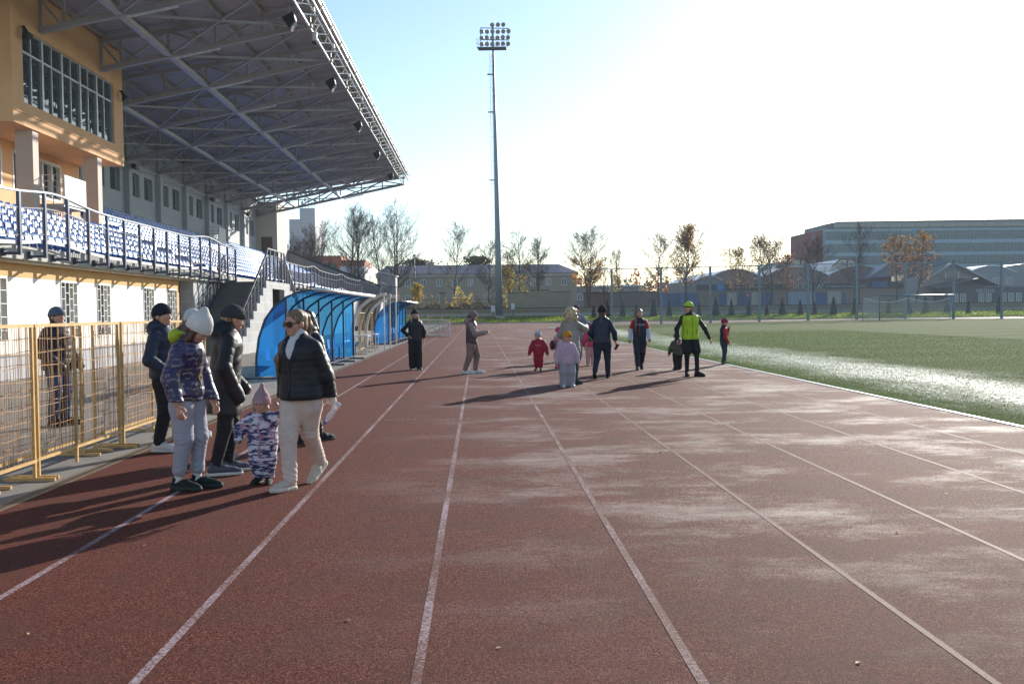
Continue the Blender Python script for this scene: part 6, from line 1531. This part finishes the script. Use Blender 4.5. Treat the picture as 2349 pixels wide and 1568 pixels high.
p.body(); p.face(); p.trousers(gsu, .105, .082, .066, .03); p.top('tracksuit_top', gsu, hem=.86, arm=.076, fore=.06); p.hat(cloth('slate_knit', (.06,.06,.075), .9), 'beanie'); p.shoes(blkm, rub_w, 1.1)
p = Person(3.30, 28.4, -10, 1.22, 'child in magenta hat, hot pink top and peach trousers beside the navy vest', hs=1.34, wf=1.15, res=FR)
p.body(); p.trousers(cloth('peach', (.60,.36,.30), .8), .105, .085, .068, .0); p.top('jacket', cloth('coral_pink', (.58,.06,.12), .7), hem=.80, arm=.078, fore=.062); p.hat(cloth('magenta_knit', (.35,.02,.16), .9), 'beanie', tall=.02, brim=0); p.shoes(lea_w, rub_w, 1.1)
p = Person(2.94, 22.85, -22, 1.72, 'woman in navy quilted vest and black beanie walking away with a long ponytail', female=True, wf=1.06, res=FR*.9, lean=2, feet=[(-.10,-.34,.03,28,8),(.10,.16,0,0,-4)], hands=[(-.24,.14,.90),(.30,.10,.86)], elbows=[(-.5,-.9,0),(.7,-.8,0)])
nv = cloth('navy_sweater', (.014,.022,.050), .8); p.body(); p.trousers(cloth('dark_jeans', (.016,.026,.048), .85), .112, .072, .056, .03); p.top('sweater', nv, arm=.062, fore=.052, hem=.9); p.top('vest', navyn, sleeves=False, hem=.84, rh=.185, waist=.178, chest=.19, shl=.07, disp=p.puff(.085,.009,.004)); p.hair(hair_br, 'lowtail'); p.hat(cloth('night_knit', (.010,.012,.022), .9), 'beanie', brim=.04, tall=.02); p.shoes(blkm, rub_b, 1.05)
w_ = np.array(p.root.location)+rotm('Z', p.rz)@p.wr[1]; mb = MB().box(-.03,.03,-.02,.02,-.09,.07); thing_at('gloves', blkm, mb, tuple(w_+np.array([.03,0,-.1])), (.3,.5,0), 'pair of black gloves in the hand of the woman in the navy vest', 'gloves')
# girl in national style tracksuit
trk = cloth('navy_tracksuit', (.016,.020,.034), .6); red = cloth('red_trim', (.48,.015,.025), .6); lil = cloth('lilac_white', (.58,.56,.64), .7)
p = Person(4.36, 25.95, 172, 1.66, 'girl in navy, red and white tracksuit walking towards the camera', female=True, res=1.35, feet=[(-.05,-.32,.04,30,4),(.06,.12,0,0,-4)], hands=[(-.27,.06,.84),(.27,.02,.84)], head=(6,0,0))
p.body(); p.face(); p.trousers(trk, .100, .074, .060, .02); p.top('tracksuit_top', trk, hem=.93, rh=.165, waist=.155, chest=.175, sleeves=False, shl=.062)
for j in (0,1):
    S = SDF().cone(p.sh[j], p.el[j], .068*p.ws, .064*p.ws, .03); p.add('sleeve', S, red, .008, p.wrink()); S = SDF().cone(p.el[j]+(p.sh[j]-p.el[j])*.25, p.wr[j], .068*p.ws, .054*p.ws, .03); o = p.add('forearm_sleeve', S, lil, .008, p.wrink())
    d = p.wr[j]-p.el[j]; d /= np.linalg.norm(d); p.add('cuff', SDF().cone(p.wr[j]-d*.03, p.wr[j]+d*.01, .05*p.k, None, .01), red, .008)
    V = p.parts['trousers'][0]; mb = MB(); s_ = -1 if j == 0 else 1; pts = []
    for t in lin(0.1, .95, 8):
        a_, b_ = (p.hj[j], p.kn[j]) if t < .5 else (p.kn[j], p.ank[j]); u = t*2 if t < .5 else t*2-1; c_ = a_+(b_-a_)*u; mm = np.abs(V[:,2]-c_[2]) < .02; vv = V[mm & (V[:,0]*s_ > -.02)]
        pts.append((vv[:,0].max()*1. if s_ > 0 else vv[:,0].min(), c_[1]+.01, c_[2]))
    mb.path(pts, .012, 6); mb.build('side_stripe', red if j == 0 else lil, p.root, True)
p.line('zip', red, 'tracksuit_top', [(0, p.tp(0,0,z)[2]) for z in (.95,1.05,1.15,1.25,1.34)], .008); p.scarf(red, .066, .04); p.hair(hair_lb, 'side')
for s_, x in (('РОС', .075), ('СИЯ', -.075)):
    zz = p.tp(0,0,1.235)[2]; t = txt(s_, .075, (0,0,0), mat('print_grey', (.55,.55,.56), .6), None, 'chest_lettering', 90, 180, .002, 'CENTER'); t.parent = p.root; t.location = (x, p.fy('tracksuit_top', x, zz)+.006, zz); t.rotation_euler = (rad(84), 0, rad(180-(-16 if x < 0 else 16)))
p.shoes(blkm, rub_b, 1.08)
p = Person(5.36, 25.75, 12, .98, 'small child in camouflage jacket beside the man in neon yellow', hs=1.5, wf=1.25, res=FR, lean=6, hands=[(-.38,.10,.82),(5.30,25.1,.74,1)])
p.body(); p.trousers(blkm, .11, .088, .075, .02); p.top('jacket', camo('camouflage', [(.03,.035,.02),(.08,.07,.05),(.05,.06,.03),(.12,.10,.08)], 11), hem=.72, rh=.19, waist=.18, chest=.185, arm=.09, fore=.075, f=.85, shl=.08, hood=1.0); p.hat(cloth('khaki_knit', (.07,.065,.05), .9), 'beanie'); p.shoes(blkm, rub_b, 1.2)
neon = cloth('neon_yellow', (.42,.62,.02), .55, .1)
p = Person(5.12, 23.12, 186, 1.80, 'man in neon yellow vest and cap with black sleeves, shorts and tights', res=1.3, head=(-62,4,0), feet=[(-.16,.05,0,0,24),(.08,.0,0,0,-12)], hands=[(-.44,.05,.88),(.34,.10,.86)], elbows=[(-1,-.5,0),(1,-.5,0)], curl=(.7,.9))
p.body(); p.face(); p.trousers(blkt, .082, .058, .044, .02, name='tights'); p.trousers(blkm, .108, .110, low=.78, name='shorts', waist=.98); S = SDF(); p.top_prims(S, torso=False, arm=.054, fore=.042)
for j in (0,1): S.cone(p.sh[j]+p.TR@np.array([0,0,.005]), p.neck-p.TR@np.array([0,.0,.03]), .058*p.ws, .058*p.k, .03)
p.add('sleeves', S, blkt, .0075, p.wrink()); p.scarf(blkt, .072, .045)
S = SDF(); p.top_prims(S, hem=.85, rh=.188, waist=.184, chest=.206, f=.78, sleeves=False, shl=.052, collar=-.02); S.cut(p.tp(0,0,1.40), p.TR@np.array([0,0,1.])); p.add('vest', S, neon, .0075, p.wrink(.005, 26, 3))
p.line('zip', mat('dark_zip', (.05,.05,.055), .3, .6), 'vest', [(0, p.tp(0,0,z)[2]) for z in (.88,1.0,1.1,1.2,1.3,1.36)], .005)
for x in (-.12,.12): p.line('pocket_seam', blkm, 'vest', [(x, p.tp(0,0,z)[2]) for z in (.97,1.03,1.09)], .005)
p.hat(neon, 'beanie', brim=.012, m2=blkm); p.hair(hair_lb, ''); p.shoes(blkm, rub_b, 1.1)
p = Person(7.22, 28.1, -82, 1.32, 'girl in crimson beanie and red navy tracksuit at the pitch edge, seen from the side', hs=1.22, wf=1.05, res=FR, feet=[(-.12,.10,0,0,0),(.09,-.04,0,0,-5)], hands=[(-.06,.22,1.36),(.22,.10,.84)], elbows=[(-.5,-.1,-.9),(.6,-.9,0)], head=(-6,6,0))
teal = cloth('teal_trousers', (.014,.045,.055), .7); p.body(); p.face(); p.trousers(teal, .100, .078, .064, .02); p.top('tracksuit_top', trk, hem=.90, arm=.0, sleeves=False, rh=.165, waist=.155, chest=.17)
p.add('sleeve', SDF().cone(p.sh[1], p.el[1], .07*p.ws, .065*p.ws, .03).cone(p.el[1], p.wr[1], .065*p.ws, .052*p.ws, .03).cone(p.sh[0], p.el[0], .07*p.ws, .065*p.ws, .03).cone(p.el[0], p.wr[0], .065*p.ws, .05*p.ws, .03), red, .008, p.wrink()); p.hat(cloth('crimson_knit', (.36,.02,.07), .9), 'beanie', tall=.02, brim=0); p.shoes(cloth('lime_shoe', (.20,.24,.03)), rub_b, 1.1)
